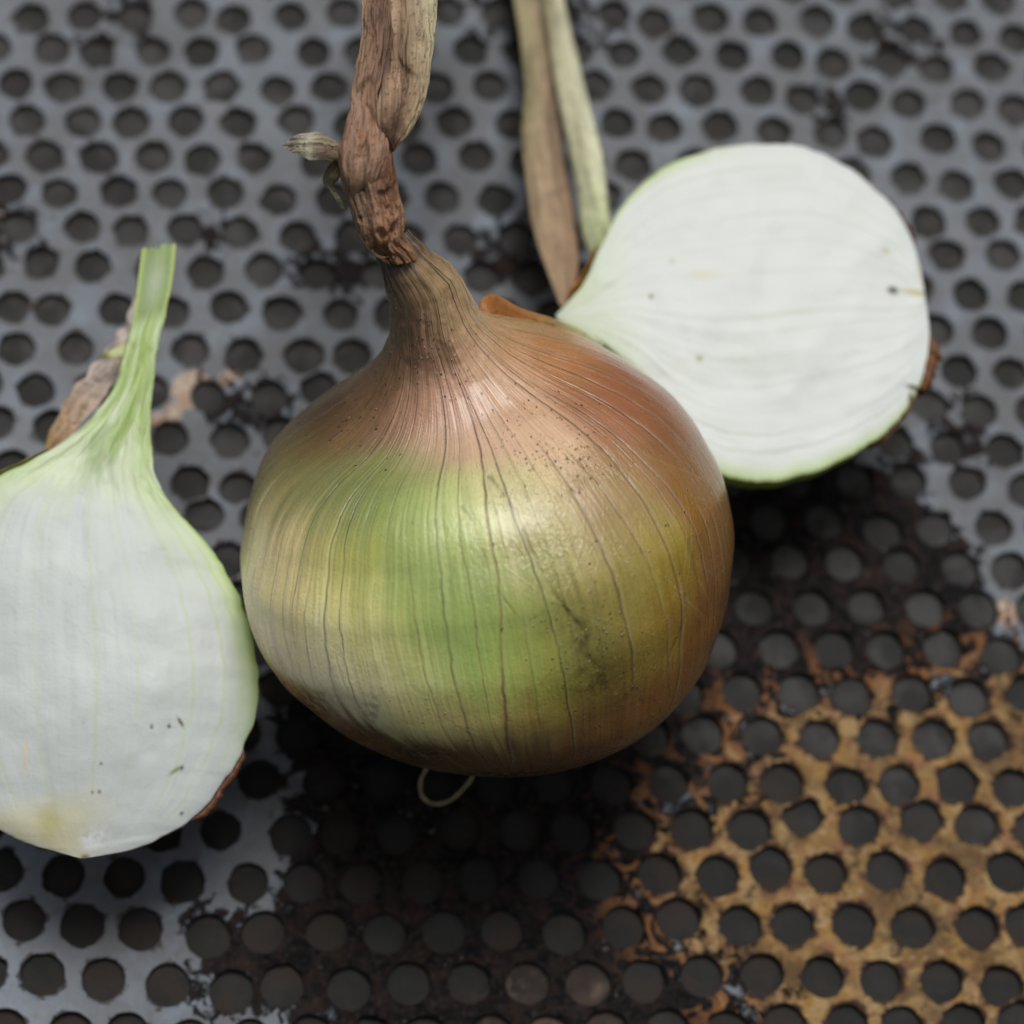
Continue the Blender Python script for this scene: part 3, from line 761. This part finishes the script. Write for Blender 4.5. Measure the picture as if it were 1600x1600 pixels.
def crumple(a1, f1, a2, f2, seed, ridge=0.0):
    def d(q):
        V = q['V']
        s = (fbm(V*f1, 3, seed)-.5)*2*a1
        s += (fbm(np.stack([q['wl']*f2, q['L']*f2*.12, q['top']*.4], 1), 3, seed+4)-.5)*2*a2
        if ridge:
            x = fbm(np.stack([q['wl']*.55+q['L']*.22, q['L']*.10, q['top']*.8], 1), 3, seed+7)
            s += ((1-np.abs(x-.5)*7).clip(0, 1)-.4)*ridge
            s -= sm(fbm(V*.4, 3, seed+9), .60, .68)*ridge*.9
        return s
    return d

def pleats(n, amp, twist, seed, soft=.0, dent=0.0):
    def d(q):
        V = q['V']; a = np.arctan2(q['top'], q['w'])
        x = a*n/2+q['L']*twist+(fbm(V*.16, 3, seed)-.5)*5
        s = amp*(np.abs(np.sin(x))**.7-.62)
        x2 = a*n*1.3-q['L']*twist*.7+(fbm(V*.3, 2, seed+2)-.5)*5
        s += amp*.45*(np.abs(np.sin(x2))-.6)
        s += (fbm(V*.22, 3, seed+3)-.5)*amp*2.2+(fbm(V*.9, 3, seed+4)-.5)*amp*.8
        if dent:
            s -= dent*sm(fbm(np.stack([V[:, 0]*.3, V[:, 1]*.16, V[:, 2]*.3], 1), 3, seed+5), .52, .62)
        return s
    return d

def build_stalk(root, org):
    BR = (118, 92, 73); TAN = (179, 151, 124); PALE = (214, 198, 170); DK = (71, 55, 44); RED = (150, 104, 76)
    # pale outer leaf going out at the top
    strip('stalk_leaf', [(640, -240), (618, -120), (598, -10), (608, 75), (616, 140), (606, 190), (604, 222), (606, 240)],
          [(735, -240), (708, -120), (684, -10), (681, 50), (675, 95), (664, 160), (642, 205), (618, 236)],
          [40, 70, 84, 85, 85, 85, 84, 83], [.38, .35, .35, .35, .4, .5, .6], M_DRY, root, org,
          fibre_colour([(0, 0, PALE), (.4, -.6, (174, 151, 123)), (.4, .2, (218, 200, 170)), (.4, .9, (212, 206, 176)), (.7, -.5, TAN), (.7, .8, (186, 183, 150)), (.85, -.4, (120, 96, 74)), (.85, .6, (164, 144, 111)), (1, 0, BR)], 2.6, 5, .35),
          pleats(7, .42, .03, 3, dent=.7), m=90, n=320)
    # brown twisted strand in front of it
    strip('stalk_strand', [(598, -240), (582, -120), (565, -10), (560, 75), (552, 130), (546, 170), (538, 205), (533, 240), (536, 275), (548, 310)],
          [(650, -240), (628, -120), (604, -10), (611, 60), (600, 110), (592, 150), (602, 195), (606, 240), (592, 275), (572, 312)],
          [42, 72, 87, 88, 88, 88, 87.5, 88, 87.5, 84], [.5, .5, .55, .6, .6, .6, .6, .6, .45], M_DRY, root, org,
          fibre_colour([(0, 0, TAN), (.42, -.5, TAN), (.42, .6, (162, 134, 108)), (.6, .2, (91, 68, 54)), (.66, .7, (69, 50, 41)), (.6, -.8, (152, 126, 101)), (.78, -.4, (151, 122, 99)), (.9, 0, (167, 133, 110)), (.9, .8, (150, 118, 96)), (1, 0, BR)], 2.6, 15, .45),  # the dark tones past the middle are the fold's shading, painted in
          pleats(6, .5, .05, 13, dent=.9), m=90, n=320)
    # fold of the strand that turns over to the right
    strip('stalk_fold', [(606, 40), (604, 90), (594, 140), (588, 180), (596, 215), (608, 236)],
          [(612, 40), (621, 90), (627, 140), (626, 172), (616, 200), (617, 232)],
          [86, 88.5, 89.5, 89.5, 88, 85.5], [.2, .4, .5, .5, .5], M_DRY, root, org,
          fibre_colour([(.1, 0, (110, 85, 67)), (.35, -.4, (95, 72, 57)), (.4, .6, (178, 147, 120)), (.6, 0, (180, 148, 120)), (.75, .4, (118, 92, 72)), (1, 0, (95, 72, 57))], 3.2, 25, .5),
          pleats(4, .4, .05, 23), m=60, n=200)
    # knotted, crumpled piece above the neck
    strip('stalk_knot', [(540, 214), (528, 236), (530, 262), (536, 292), (548, 330), (560, 362), (576, 386), (600, 410)],
          [(612, 222), (614, 240), (619, 270), (628, 310), (633, 340), (630, 366), (642, 386), (652, 404)],
          [86, 86, 85, 84, 83, 82, 80, 78.5], [.75, .8, .75, .75, .8, .8, .8], M_DRY, root, org,
          fibre_colour([(0, 0, (150, 110, 82)), (.14, 0, (158, 116, 88)), (.2, .8, (112, 76, 54)), (.3, -.7, (150, 130, 108)), (.35, 0, (124, 88, 64)), (.5, -.6, (134, 112, 92)), (.5, .4, (86, 54, 38)), (.6, .7, (172, 130, 102)), (.72, .3, (166, 124, 96)), (.75, -.7, (110, 86, 66)), (.9, .4, (150, 116, 86)), (1, 0, (104, 76, 50))], 2.8, 35, .55),
          pleats(8, .62, .16, 33, dent=1.2), m=140, n=320)
    # torn leaf tip sticking out to the left
    strip('torn_leaf', [(538, 228), (520, 218), (500, 207), (482, 208), (462, 212), (452, 219), (441, 226)],
          [(534, 250), (518, 252), (500, 250), (484, 250), (470, 243), (456, 238), (443, 230)],
          [86, 87, 88, 89, 88, 87, 86], [.4, .14, .10, .10, .10, .1], M_DRY, root, org,
          fibre_colour([(0, 0, (117, 95, 75)), (.3, -.4, (155, 141, 117)), (.35, .4, (84, 67, 53)), (.6, -.5, (196, 192, 169)), (.6, .6, (179, 173, 149)), (.8, 0, (100, 86, 69)), (1, 0, (201, 196, 178))], 4.5, 55, .7),
          crumple(.4, .3, .35, 1.0, 53), m=60, n=160)
    strip('torn_leaf', [(528, 240), (512, 262), (504, 282), (516, 300), (534, 326)], [(538, 262), (530, 280), (524, 292), (532, 308), (541, 328)],
          [85, 84, 82, 81, 80], .25, M_DRY, root, org,
          fibre_colour([(0, 0, (103, 79, 60)), (.4, -.5, (124, 117, 86)), (.7, 0, (168, 162, 134)), (1, 0, (157, 151, 126))], 4.5, 65, .6),
          crumple(.3, .7, .3, 1.6, 63), m=50, n=120)
    # lip of skin where the knot ends
    strip('torn_rim', [(560, 368), (572, 384), (590, 398), (606, 402)], [(566, 378), (578, 392), (594, 404), (610, 400)],
          [83, 82.5, 82, 81.5], .5, M_DRY, root, org, fibre_colour([(0, 0, (80, 63, 49)), (1, 0, (120, 96, 72))], 4, 75, .5), crumple(.25, .8, .2, 1.6, 73), m=30, n=70)
    # loose orange outer skin behind the right shoulder
    strip('loose_skin', [(748, 484), (754, 466), (768, 460), (786, 466), (806, 478), (832, 488), (862, 497), (900, 512), (940, 534)],
          [(752, 492), (764, 494), (776, 494), (792, 494), (814, 500), (838, 508), (868, 516), (905, 530), (942, 544)],
          [60, 60, 59, 57, 55, 53, 50, 45, 40], .07, M_PAPER, root, org,
          fibre_colour([(0, 0, (150, 96, 44)), (.35, 0, (150, 92, 42)), (.55, 0, (166, 130, 76)), (.75, 0, (176, 172, 120)), (1, 0, (190, 196, 150))], 3, 85, .3), crumple(.35, .4, .2, 1.2, 83), m=40, n=140)
    # rootlet loop under the bulb
    c, _ = spline(np.array([at(x, y, z) for x, y, z in [(690, 1170, 10), (668, 1198, 8), (657, 1222, 6), (661, 1246, 4), (678, 1256, 3), (700, 1252, 3), (722, 1234, 5), (738, 1214, 7), (748, 1190, 9)]]), 120)
    T = np.gradient(c, axis=0); T /= np.linalg.norm(T, axis=1)[:, None]
    a = np.cross(T, -DZ); a /= np.linalg.norm(a, axis=1)[:, None]; b = np.cross(T, a)
    ph = np.linspace(0, 2*math.pi, 12, endpoint=False)
    rr = .27+.05*np.sin(np.arange(120)*.4)
    V = c[:, None]+rr[:, None, None]*(np.cos(ph)[None, :, None]*a[:, None]+np.sin(ph)[None, :, None]*b[:, None])
    mesh_obj('rootlet', V.reshape(-1, 3)-org, grid_faces(120, 12, wrap=True), M_ROOT, root, np.tile(lin((170, 156, 126)), (120*12, 1)), {'fib': np.zeros(1440)})

# ------------------------------------------------------------------ cut halves
class Half:
    def __init__(s, A, B, centre, z, nrm, n=340, m=300, depth=.92, dome=1.2, seed=0, maxdepth=40):
        """A, B: the two sides of the cut outline, both from the neck to the root; the cut plane passes through
        centre (pixel, height z) with normal nrm"""
        s.nrm = np.array(nrm, float)/np.linalg.norm(nrm)
        s.c0 = at(centre[0], centre[1], z)
        def plane(pts):
            pts = np.asarray(pts, float)
            v = DZ+np.multiply.outer((pts[:, 0]-800)/FPX, RX)-np.multiply.outer((pts[:, 1]-800)/FPX, UY)
            t = ((s.c0-CAM)@s.nrm)/(v@s.nrm)
            return CAM+v*t[:, None]
        # a finer start and end
        tt = np.linspace(0, 1, n); tt = .55*tt+.45*(1-np.cos(math.pi*tt))/2
        def res(pts):
            c, L = spline(plane(pts), 1200)
            return np.stack([np.interp(tt*L[-1], L, c[:, i]) for i in range(3)], 1)
        s.A = res(A); s.B = res(B)
        hd = s.B-s.A; hd /= np.linalg.norm(hd, axis=1)[:, None]+1e-6
        e_ = sm(tt, .02, .1)*(1-sm(tt, .96, 1.0))
        for X, sg, sd_ in ((s.A, 1, 7), (s.B, -1, 8)):
            X += hd*(((fbm(np.stack([tt*38, 0*tt, 0*tt+seed], 1), 4, sd_)-.5)*1.1)*e_)[:, None]
        s.axis = (s.A[-1]+s.B[-1]-s.A[0]-s.B[0])/2; s.axis /= np.linalg.norm(s.axis); s.n = n; s.m = m; s.tt = tt
        s.mid = (s.A+s.B)/2; s.h = (s.B-s.A)/2; s.hw = np.linalg.norm(s.h, axis=1)
        s.depth = depth; s.dome = dome; s.seed = seed
        s.dep = np.minimum(s.hw*depth, maxdepth)
        s.root_drop = 0.0; s.neck_rough = 0.0
    def face(s, w):
        """points on the cut at w in -1..1 for every row"""
        P = s.mid[:, None]+w[None, :, None]*s.h[:, None]
        q = 1-np.abs(w)**2
        hh = s.dome*np.sqrt(np.clip(q, 0, 1))[None, :]*np.clip(s.hw/25, 0, 1)[:, None]
        endf = np.clip((1-s.tt)/.10, 0, 1)**.5
        # the cut curves down towards the root, inside the rim
        bulge = s.root_drop*(sm(s.tt, .3, .68)*(1-sm(s.tt, .68, 1.0)))[:, None]*np.clip(q, 0, 1)[None, :]
        frayed = (vnoise(np.stack([w*11, 0*w, 0*w+s.seed], 1), 3)-.4)*1.4*(1-np.abs(w)**4)*s.neck_rough
        P = P-(frayed[None]*(1-sm(s.tt, 0, .03))[:, None])[..., None]*s.axis
        return P+((hh*endf[:, None])+bulge)[..., None]*s.nrm
    def back(s, ph, grow=0.0):
        w = np.cos(ph); d = np.sin(ph)
        P = s.mid[:, None]+w[None, :, None]*s.h[:, None]*(1+grow/np.maximum(s.hw, 2))[:, None, None]
        return P-(d[None, :]*(s.dep+grow)[:, None])[..., None]*s.nrm

def build_half(name, label, H, face_colour, back_colour, cat='onion half'):
    org = np.array([H.c0[0], H.c0[1], 0])
    root = thing(name, label, cat, org)
    w = np.linspace(-1, 1, H.m); w = .8*w+.2*np.sin(w*math.pi/2)
    P = H.face(w)
    W = np.repeat(w[None], H.n, 0).ravel(); Tt = np.repeat(H.tt[:, None], H.m, 1).ravel()
    wl = W*np.repeat(H.hw, H.m); V = P.reshape(-1, 3)
    L = np.r_[0, np.cumsum(np.linalg.norm(np.diff(H.mid, axis=0), axis=1))]
    q = dict(w=W, t=Tt, wl=wl, V=V, L=np.repeat(L, H.m), hw=np.repeat(H.hw, H.m))
    V = V+H.nrm*((fbm(V*.09, 3, H.seed)-.5)*1.5*sm(q['hw'], 3, 12)*(1-np.abs(W)**6)+(fbm(np.stack([W*13, Tt*3, 0*W], 1), 3, H.seed+1)-.5)*.26*(1-np.abs(W)**8)*(1-sm(Tt, .78, .93)))[:, None]
    V = V+H.nrm*((fbm(np.stack([W*6, Tt*16, 0*W], 1), 3, H.seed+5)-.5)*1.6*(1-sm(Tt, .28, .45))*sm(Tt, .08, .12)*H.neck_rough)[:, None]
    col, fib = face_colour(q)
    mesh_obj('cut_flesh', V-org, grid_faces(H.n, H.m), M_FLESH, root, col, {'fib': fib})
    ph = np.linspace(0, math.pi, 120)
    PB = H.back(ph)
    VB = PB.reshape(-1, 3)
    Wb = np.repeat(np.cos(ph)[None], H.n, 0).ravel(); Tb = np.repeat(H.tt[:, None], 120, 1).ravel(); D = np.repeat(np.sin(ph)[None], H.n, 0).ravel()
    colb, fb = back_colour(dict(w=Wb, t=Tb, d=D, V=VB, wl=Wb*np.repeat(H.hw, 120)))
    ob = mesh_obj('outer_layer', VB-org, grid_faces(H.n, 120), M_PAPER, root, colb, {'fib': fb})
    print(name, 'lowest', VB[:, 2].min(), 'at', VB[VB[:, 2].argmin()])
    return root, org

def skin_patch(H, root, org, t0, t1, p0, p1, colour, grow=.5, seed=0, ragged=.25, thick=.25, name='dry_skin', label=None, flare=0.0):
    """a leaf of dry skin on the rounded back: rows t0..t1, from the rim (p=0 or pi) down"""
    rows = np.where((H.tt >= t0) & (H.tt <= t1))[0]
    m = 40
    V = []
    sgn = 1 if p1 > p0 else -1
    for layer, g0 in ((0, grow+thick), (1, grow)):
        G = []
        for i_, r in enumerate(rows):
            f = (H.tt[r]-t0)/(t1-t0)
            edge = 1-ragged*(vnoise(np.array([[f*9, 0, seed]]), seed)[0])-ragged*.5*(vnoise(np.array([[f*31, 4, seed]]), seed)[0])
            taper = min(1, (f/.15))*min(1, ((1-f)/.15))
            pr = p0+sgn*.02*(vnoise(np.array([[f*12, 7, seed]]), seed)[0])
            ph = pr+(p1-pr)*np.linspace(0, 1, m)*edge*max(taper, .05)
            w = np.cos(ph); d = np.sin(ph)
            g = grow+(g0-grow)*max(.04, taper)*(.6+.5*(vnoise(np.array([[f*20, 2, seed]]), seed)[0]))
            gg = g+flare*(1-np.linspace(0, 1, m))**2*taper
            pos = H.mid[r]+(w*(H.hw[r]+gg))[:, None]*H.h[r]/H.hw[r]-(d*(H.dep[r]+g))[:, None]*H.nrm+H.axis*np.reshape(gg, (-1, 1))*float(sm(H.tt[r], .78, .97))
            G.append(pos)
        V.append(np.array(G))
    n = len(rows)
    VV = np.concatenate([V[0].reshape(-1, 3), V[1].reshape(-1, 3)])
    F = [grid_faces(n, m), grid_faces(n, m, off=n*m, flip=True)]
    k = n*m
    i = np.arange(n-1); j = np.arange(m-1)
    for a, b in ((i*m, (i+1)*m), ((i+1)*m+m-1, i*m+m-1)):
        F.append(np.stack([a, b, b+k, a+k], 1))
    for a, b in ((j+1, j), ((n-1)*m+j, (n-1)*m+j+1)):
        F.append(np.stack([a, b, b+k, a+k], 1))
    s = fbm(VV*.5, 3, seed); f = fbm(np.stack([np.tile(np.tile(np.linspace(0, 8, m), n), 2), 0*s, 0*s], 1), 2, seed)
    col = lin(colour)*(1+(s-.5)*1.2+(f-.5)*.6)[:, None]
    o = mesh_obj(name, VV-org, np.concatenate(F), M_PAPER, root, col, {'fib': f})
    if label:
        o['label'] = label
    return o

def specks(q, col, pts, seed):
    rs = np.random.RandomState(seed)
    px, py, dz = seen(q['V'])
    for x, y, rx, ry, ang, c in pts:
        ca, sa = math.cos(ang), math.sin(ang)
        u = (px-x)*ca+(py-y)*sa; v = -(px-x)*sa+(py-y)*ca
        k = np.exp(-((u/rx)**2+(v/ry)**2)**1.5)
        col = mix(col, np.tile(lin(c), (len(col), 1)), k)
    return col

def build_right_half():
    A = [(868, 492), (884, 476), (902, 455), (922, 424), (940, 382), (962, 340), (990, 300), (1025, 270), (1070, 247), (1130, 231), (1200, 224), (1260, 231), (1312, 254), (1362, 290),
         (1403, 333), (1426, 378), (1440, 430), (1446, 470)]
    B = [(872, 500), (900, 514), (935, 532), (970, 558), (1000, 590), (1028, 630), (1052, 672), (1084, 712), (1124, 740), (1180, 752), (1240, 746), (1300, 726), (1355, 696), (1400, 660), (1432, 612), (1448, 560), (1452, 520), (1448, 480)]
    H = Half(A, B, (1200, 490), 29, (.0, -.05, 1), depth=.80, dome=1.0, seed=101)
    def fc(q):
        w, t, V = q['w'], q['t'], q['V']
        white = lin((219, 224, 220)); green = lin((196, 216, 150)); z = 0*w
        n1 = .6*fbm(np.stack([w*9+(fbm(V*.06, 2, 3)-.5)*3, t*2.6, z], 1), 4, 7)+.4*fbm(V*.12, 3, 77)
        n2 = fbm(V*.25, 4, 9)
        col = np.tile(white, (len(w), 1))*(1+(n1-.5)*.10+(n2-.5)*.025)[:, None]
        col = mix(col, np.tile(lin((216, 218, 208)), (len(w), 1)), .35*sm(fbm(V*.05, 3, 99), .45, .62))
        g = np.maximum(sm(np.abs(w), .88, .99)*(1-sm(t, .32, .55)), .75*(1-sm(t, .04, .30))*(.4+.6*np.abs(w)))
        g = np.maximum(g, sm(w, .88, .99)*(1-sm(t, .80, .95))*.9)
        col = mix(col, np.tile(green, (len(w), 1)), np.clip(g*(.75+.5*(n1-.5)), 0, 1))
        rim = sm(np.abs(w), .975, .995)*np.where(w < 0, 1-sm(t, .35, .5), 1-sm(t, .75, .9))
        col = mix(col, np.tile(lin((158, 180, 96)), (len(w), 1)), rim*.7)
        for wc, ww, st in ((.62, .010, .34), (.74, .008, .4), (-.55, .010, .24), (.46, .008, .26), (.30, .008, .2), (-.70, .008, .26), (.06, .014, .3), (-.2, .01, .2), (-.38, .01, .2), (.84, .008, .4), (-.84, .008, .3), (.16, .006, .2)):
            d = np.abs(w-wc+.03*(fbm(np.stack([t*4, z, z+wc], 1), 2, 4)-.5))
            col = mix(col, np.tile(lin((186, 196, 176)), (len(w), 1)), np.clip(np.exp(-(d/ww)**2)*st*1.5*sm(n1, .3, .55), 0, .7))
        # cream zone by the root plate
        rz = sm(t, .86, .97)*(w < .2)
        col = mix(col, np.tile(lin((218, 208, 170)), (len(w), 1)), np.clip(rz, 0, 1)*.7*sm(n2, .35, .6))
        col = specks(q, col, [(1396, 452, 9, 6, .2, (60, 52, 40)), (1430, 456, 22, 5, .2, (188, 182, 130)), (1384, 392, 7, 6, 0, (200, 198, 170)), (1018, 462, 4, 4, 0, (150, 140, 110)),
                             (1050, 407, 5, 4, 0, (196, 196, 176)), (1093, 560, 5, 5, 0, (170, 172, 130)), (1100, 430, 26, 10, 0, (216, 214, 200)), (1428, 606, 13, 4, .3, (60, 46, 26)), (1300, 232, 40, 6, .3, (214, 206, 180)),
                             (1423, 622, 4, 10, 0, (90, 74, 44))], 5)
        return col, (n1-.5)*2
    def bc(q):
        w, t, d = q['w'], q['t'], q['d']
        n1 = fbm(np.stack([w*20, t*3, 0*w], 1), 3, 8); n2 = fbm(q['V']*.3, 3, 9)
        col = np.tile(lin((150, 176, 84)), (len(w), 1))
        col = mix(col, np.tile(lin((176, 150, 84)), (len(w), 1)), sm(d, .25, .7))
        col = mix(col, np.tile(lin((124, 84, 50)), (len(w), 1)), sm(t, .72, .9)*.8)
        return col*(1+(n1-.5)*.5)[:, None], n1
    root, org = build_half('onion_half', 'white onion half cut side up, behind the whole onion on its right', H, fc, bc)
    skin_patch(H, root, org, .82, .90, math.pi-.06, math.pi-.8, (86, 50, 40), grow=-.1, thick=1.7, seed=2, ragged=.5)
    skin_patch(H, root, org, .715, .79, math.pi-.05, math.pi-.7, (70, 62, 48), grow=-.1, thick=1.5, seed=3, ragged=.5)
    skin_patch(H, root, org, .84, .955, 0, .9, (112, 72, 34), grow=-.2, thick=2.6, seed=4, ragged=.6)
    skin_patch(H, root, org, .70, .84, .06, .9, (100, 66, 40), grow=-.1, thick=1.3, seed=6, ragged=.5)
    skin_patch(H, root, org, .03, .15, math.pi, math.pi-1.0, (176, 122, 50), grow=.9, seed=5, ragged=.5, flare=.5)
    # its two dry leaves, bent back over the plate
    strip('dried_leaf', [(812, -200), (826, -90), (845, -5), (862, 100), (882, 205), (902, 300), (912, 372), (932, 420)],
          [(846, -200), (862, -90), (880, -5), (903, 90), (928, 190), (944, 262), (954, 340), (966, 400)],
          [4, 8, 13, 17, 20, 22, 22, 20], [.3, .35, .4, .4, .35, .3], M_DRY, root, org,
          fibre_colour([(0, 0, (168, 164, 132)), (.35, -.5, (142, 134, 104)), (.4, .5, (198, 194, 164)), (.7, -.5, (186, 182, 150)), (.7, .6, (202, 202, 172)), (1, 0, (186, 194, 150))], 1.6, 205, .12),
          crumple(.5, .18, .4, .6, 203), m=60, n=240)['label'] = 'pale green dried leaf'
    strip('dried_leaf', [(770, -200), (786, -90), (802, -5), (814, 80), (820, 130), (815, 200), (822, 290), (838, 375), (862, 445), (876, 478)],
          [(812, -200), (832, -90), (852, -5), (862, 80), (868, 140), (875, 200), (890, 290), (903, 375), (900, 440), (884, 480)],
          [3, 7, 11, 14, 15, 16, 17, 18, 19, 20], [.3, .35, .4, .4, .35, .3], M_DRY, root, org,
          fibre_colour([(0, 0, (150, 138, 108)), (.3, 0, (160, 148, 118)), (.45, .6, (128, 104, 84)), (.5, -.5, (166, 158, 116)), (.6, .2, (150, 128, 104)), (.8, 0, (178, 154, 124)), (.9, .5, (150, 118, 94)), (1, 0, (176, 150, 118))], 1.6, 215, .3),
          crumple(.6, .18, .5, .6, 213), m=60, n=260)['label'] = 'tan dried leaf with folded fibres'

def build_left_half():
    A = [(222, 389), (217, 425), (212, 470), (204, 510), (193, 555), (180, 596), (160, 632), (132, 664), (95, 694), (50, 718), (0, 742), (-50, 775), (-92, 830), (-114, 905), (-124, 990), (-118, 1080), (-95, 1160), (-55, 1230), (-10, 1290), (50, 1320), (100, 1334), (126, 1341)]
    B = [(275, 382), (271, 425), (262, 470), (252, 520), (243, 570), (237, 620), (235, 665), (237, 710), (250, 758), (272, 795), (303, 826), (335, 864), (362, 908), (386, 965), (399, 1022), (403, 1080), (396, 1128), (372, 1184), (333, 1243), (285, 1290), (215, 1324), (134, 1341)]
    H = Half(A, B, (170, 1020), 30, (-.03, -.17, 1), depth=.84, dome=1.0, seed=301)
    # the cut drops away a little towards the root
    H.root_drop = 3.5; H.neck_rough = 1.0
    def fc(q):
        w, t, V = q['w'], q['t'], q['V']
        z = 0*w
        n1 = .6*fbm(np.stack([w*9+(fbm(V*.06, 2, 3)-.5)*3, t*2.6, z], 1), 4, 17)+.4*fbm(V*.12, 3, 78)
        n2 = fbm(V*.22, 4, 19); n3 = fbm(V*.9, 3, 20)
        col = np.tile(lin((203, 209, 206)), (len(w), 1))*(1+(n1-.5)*.12+(n2-.5)*.08+(n3-.5)*.04)[:, None]
        green = np.tile(lin((182, 206, 130)), (len(w), 1)); pale = np.tile(lin((206, 224, 172)), (len(w), 1))
        g = (1-sm(t+.10*(n1-.5)*4-.10*np.abs(w)**2, .20, .52))*(.6+.4*sm(np.abs(w), .3, .9))
        g = np.maximum(g, (1-sm(t, .18, .27)))
        g = np.maximum(g, sm(w, .80, .97)*(1-sm(t, .60, .80))*.9)
        g = np.maximum(g, sm(-w, .80, .97)*(1-sm(t, .45, .70))*.9)
        col = mix(col, pale, np.clip(g*1.1, 0, 1))
        col = mix(col, green, np.clip(sm(n1, .46, .62)*(1-sm(t, .25, .40))*.8, 0, 1))
        col = mix(col, green, sm(np.abs(w), .94, .99)*(1-sm(t, .62, .8))*.8)
        # translucent stub at the very top
        st = 1-sm(t, .085, .115)
        c2 = np.tile(lin((150, 172, 110)), (len(w), 1))*(1+(n1-.5)*.5)[:, None]
        c2 = mix(c2, np.tile(lin((186, 206, 116)), (len(w), 1)), sm(np.abs(w), .70, .9))
        c2 = mix(c2, np.tile(lin((190, 200, 176)), (len(w), 1)), np.exp(-((t-.05)/.03)**2-((w)/.5)**2)*.7)
        col = mix(col, c2, st)
        nk = (1-sm(t, .30, .44))*sm(t, .09, .13)
        f3 = fbm(np.stack([w*5+3*fbm(V*.10, 2, 71), t*9, z], 1), 3, 72)
        col = mix(col, np.tile(lin((222, 232, 200)), (len(w), 1)), nk*sm(f3, .52, .62)*.8)
        col = mix(col, np.tile(lin((140, 168, 78)), (len(w), 1)), nk*sm(1-f3, .54, .64)*.38)
        col = mix(col, np.tile(lin((168, 150, 110)), (len(w), 1)), nk*sm(fbm(V*.5, 3, 73), .64, .72)*.25)
        # layer lines
        for wc, ww, s_ in ((.80, .010, .35), (.90, .008, .30), (.62, .012, .22), (.30, .010, .15), (.06, .012, .22), (-.3, .012, .15), (-.6, .01, .2), (-.82, .01, .2)):
            d = np.abs(w-wc+.05*(fbm(np.stack([t*4, z, z+wc], 1), 2, 4)-.5))
            col = mix(col, green, np.clip(np.exp(-(d/ww)**2)*s_*1.5*sm(n1, .28, .55)*(1-sm(t, .8, .95)), 0, .7))
        # yellowish root zone
        px, py, dz = seen(V)
        yel = sm(py+.18*(px-90), 1225, 1275)*(1-sm(px, 100, 200))
        col = mix(col, np.tile(lin((206, 202, 168)), (len(w), 1)), yel*(.5+.5*n2))
        col = mix(col, np.tile(lin((186, 182, 122)), (len(w), 1)), np.exp(-((px-78)/16)**2-((py-1285)/30)**2)*sm(n2, .35, .6)*.8)
        col = mix(col, np.tile(lin((228, 232, 236)), (len(w), 1)), np.exp(-(((px-148)/24)**2+((py-1310)/18)**2)**2)*sm(n3, .3, .6)*.8)
        col = mix(col, np.tile(lin((236, 240, 238)), (len(w), 1)), np.exp(-((px-205)/60)**2-((py-1322+.18*(px-150))/5)**2)*.6)
        col = specks(q, col, [(282, 1128, 9, 2.6, 1.0, (74, 66, 24)), (264, 1134, 3, 3, 0, (50, 46, 34)), (237, 1135, 3, 3, 0, (90, 90, 76)), (275, 1203, 13, 3, -.6, (150, 146, 100)), (284, 1200, 3, 3, 0, (80, 78, 50)),
                             (158, 1193, 2.5, 2.5, 0, (130, 130, 116)), (144, 1238, 2.5, 2.5, 0, (130, 128, 110)), (155, 1237, 3, 3, 0, (124, 120, 100)), (284, 1271, 3, 3, 0, (100, 100, 90)), (133, 1340, 8, 5, 0, (120, 118, 70)),
                             (130, 1130, 3, 3, 0, (190, 190, 180)), (40, 1180, 4, 30, 0, (212, 204, 184))], 5)
        return col, (n1-.5)*2
    def bc(q):
        w, t, d = q['w'], q['t'], q['d']
        n1 = fbm(np.stack([w*20, t*3, 0*w], 1), 3, 8)
        col = np.tile(lin((150, 170, 84)), (len(w), 1))
        col = mix(col, np.tile(lin((160, 120, 70)), (len(w), 1)), sm(d, .2, .6))
        return col*(1+(n1-.5)*.5)[:, None], n1
    root, org = build_half('onion_half', 'onion half cut side up at the left edge, its green cut neck pointing up', H, fc, bc)
    skin_patch(H, root, org, .735, .86, 0, .9, (92, 54, 30), grow=-.1, thick=1.4, seed=12, ragged=.35, label='brown dry skin sliver')
    skin_patch(H, root, org, .30, .52, math.pi, math.pi-.8, (150, 138, 76), grow=.7, seed=13, ragged=.5)
    # torn papery skin beside the neck
    strip('papery_skin', [(210, 462), (204, 482), (198, 492), (196, 508), (184, 516), (178, 534), (164, 544), (158, 562), (144, 568), (134, 590), (120, 598), (108, 620), (98, 628), (92, 650), (80, 668), (70, 700)],
          [(215, 500), (208, 530), (196, 560), (178, 596), (158, 628), (130, 658), (104, 690), (78, 708)],
          [29, 29, 29, 28, 28, 28, 27, 27, 27, 27, 27, 27, 28, 28, 28, 29], .08, M_PAPER, root, org,
          fibre_colour([(0, 0, (206, 194, 184)), (.4, -.5, (188, 174, 164)), (.5, .5, (200, 180, 164)), (.7, 0, (176, 146, 116)), (1, 0, (150, 118, 66))], 2.2, 305, .25),
          lambda q: (fbm(q['V']*.6, 3, 306)-.5)*1.6, m=50, n=160)
    strip('torn_leaf', [(154, 556), (170, 548), (188, 540), (206, 528)], [(156, 560), (176, 560), (194, 556), (214, 552)],
          [31, 32, 32, 32], .25, M_PAPER, root, org,
          fibre_colour([(0, 0, (120, 112, 84)), (.5, 0, (180, 186, 130)), (1, 0, (196, 210, 150))], 2.2, 315, .2), crumple(.2, .8, .2, 1.2, 316), m=30, n=80)

r_, o_ = build_onion()
build_stalk(r_, o_)
build_right_half()
build_left_half()
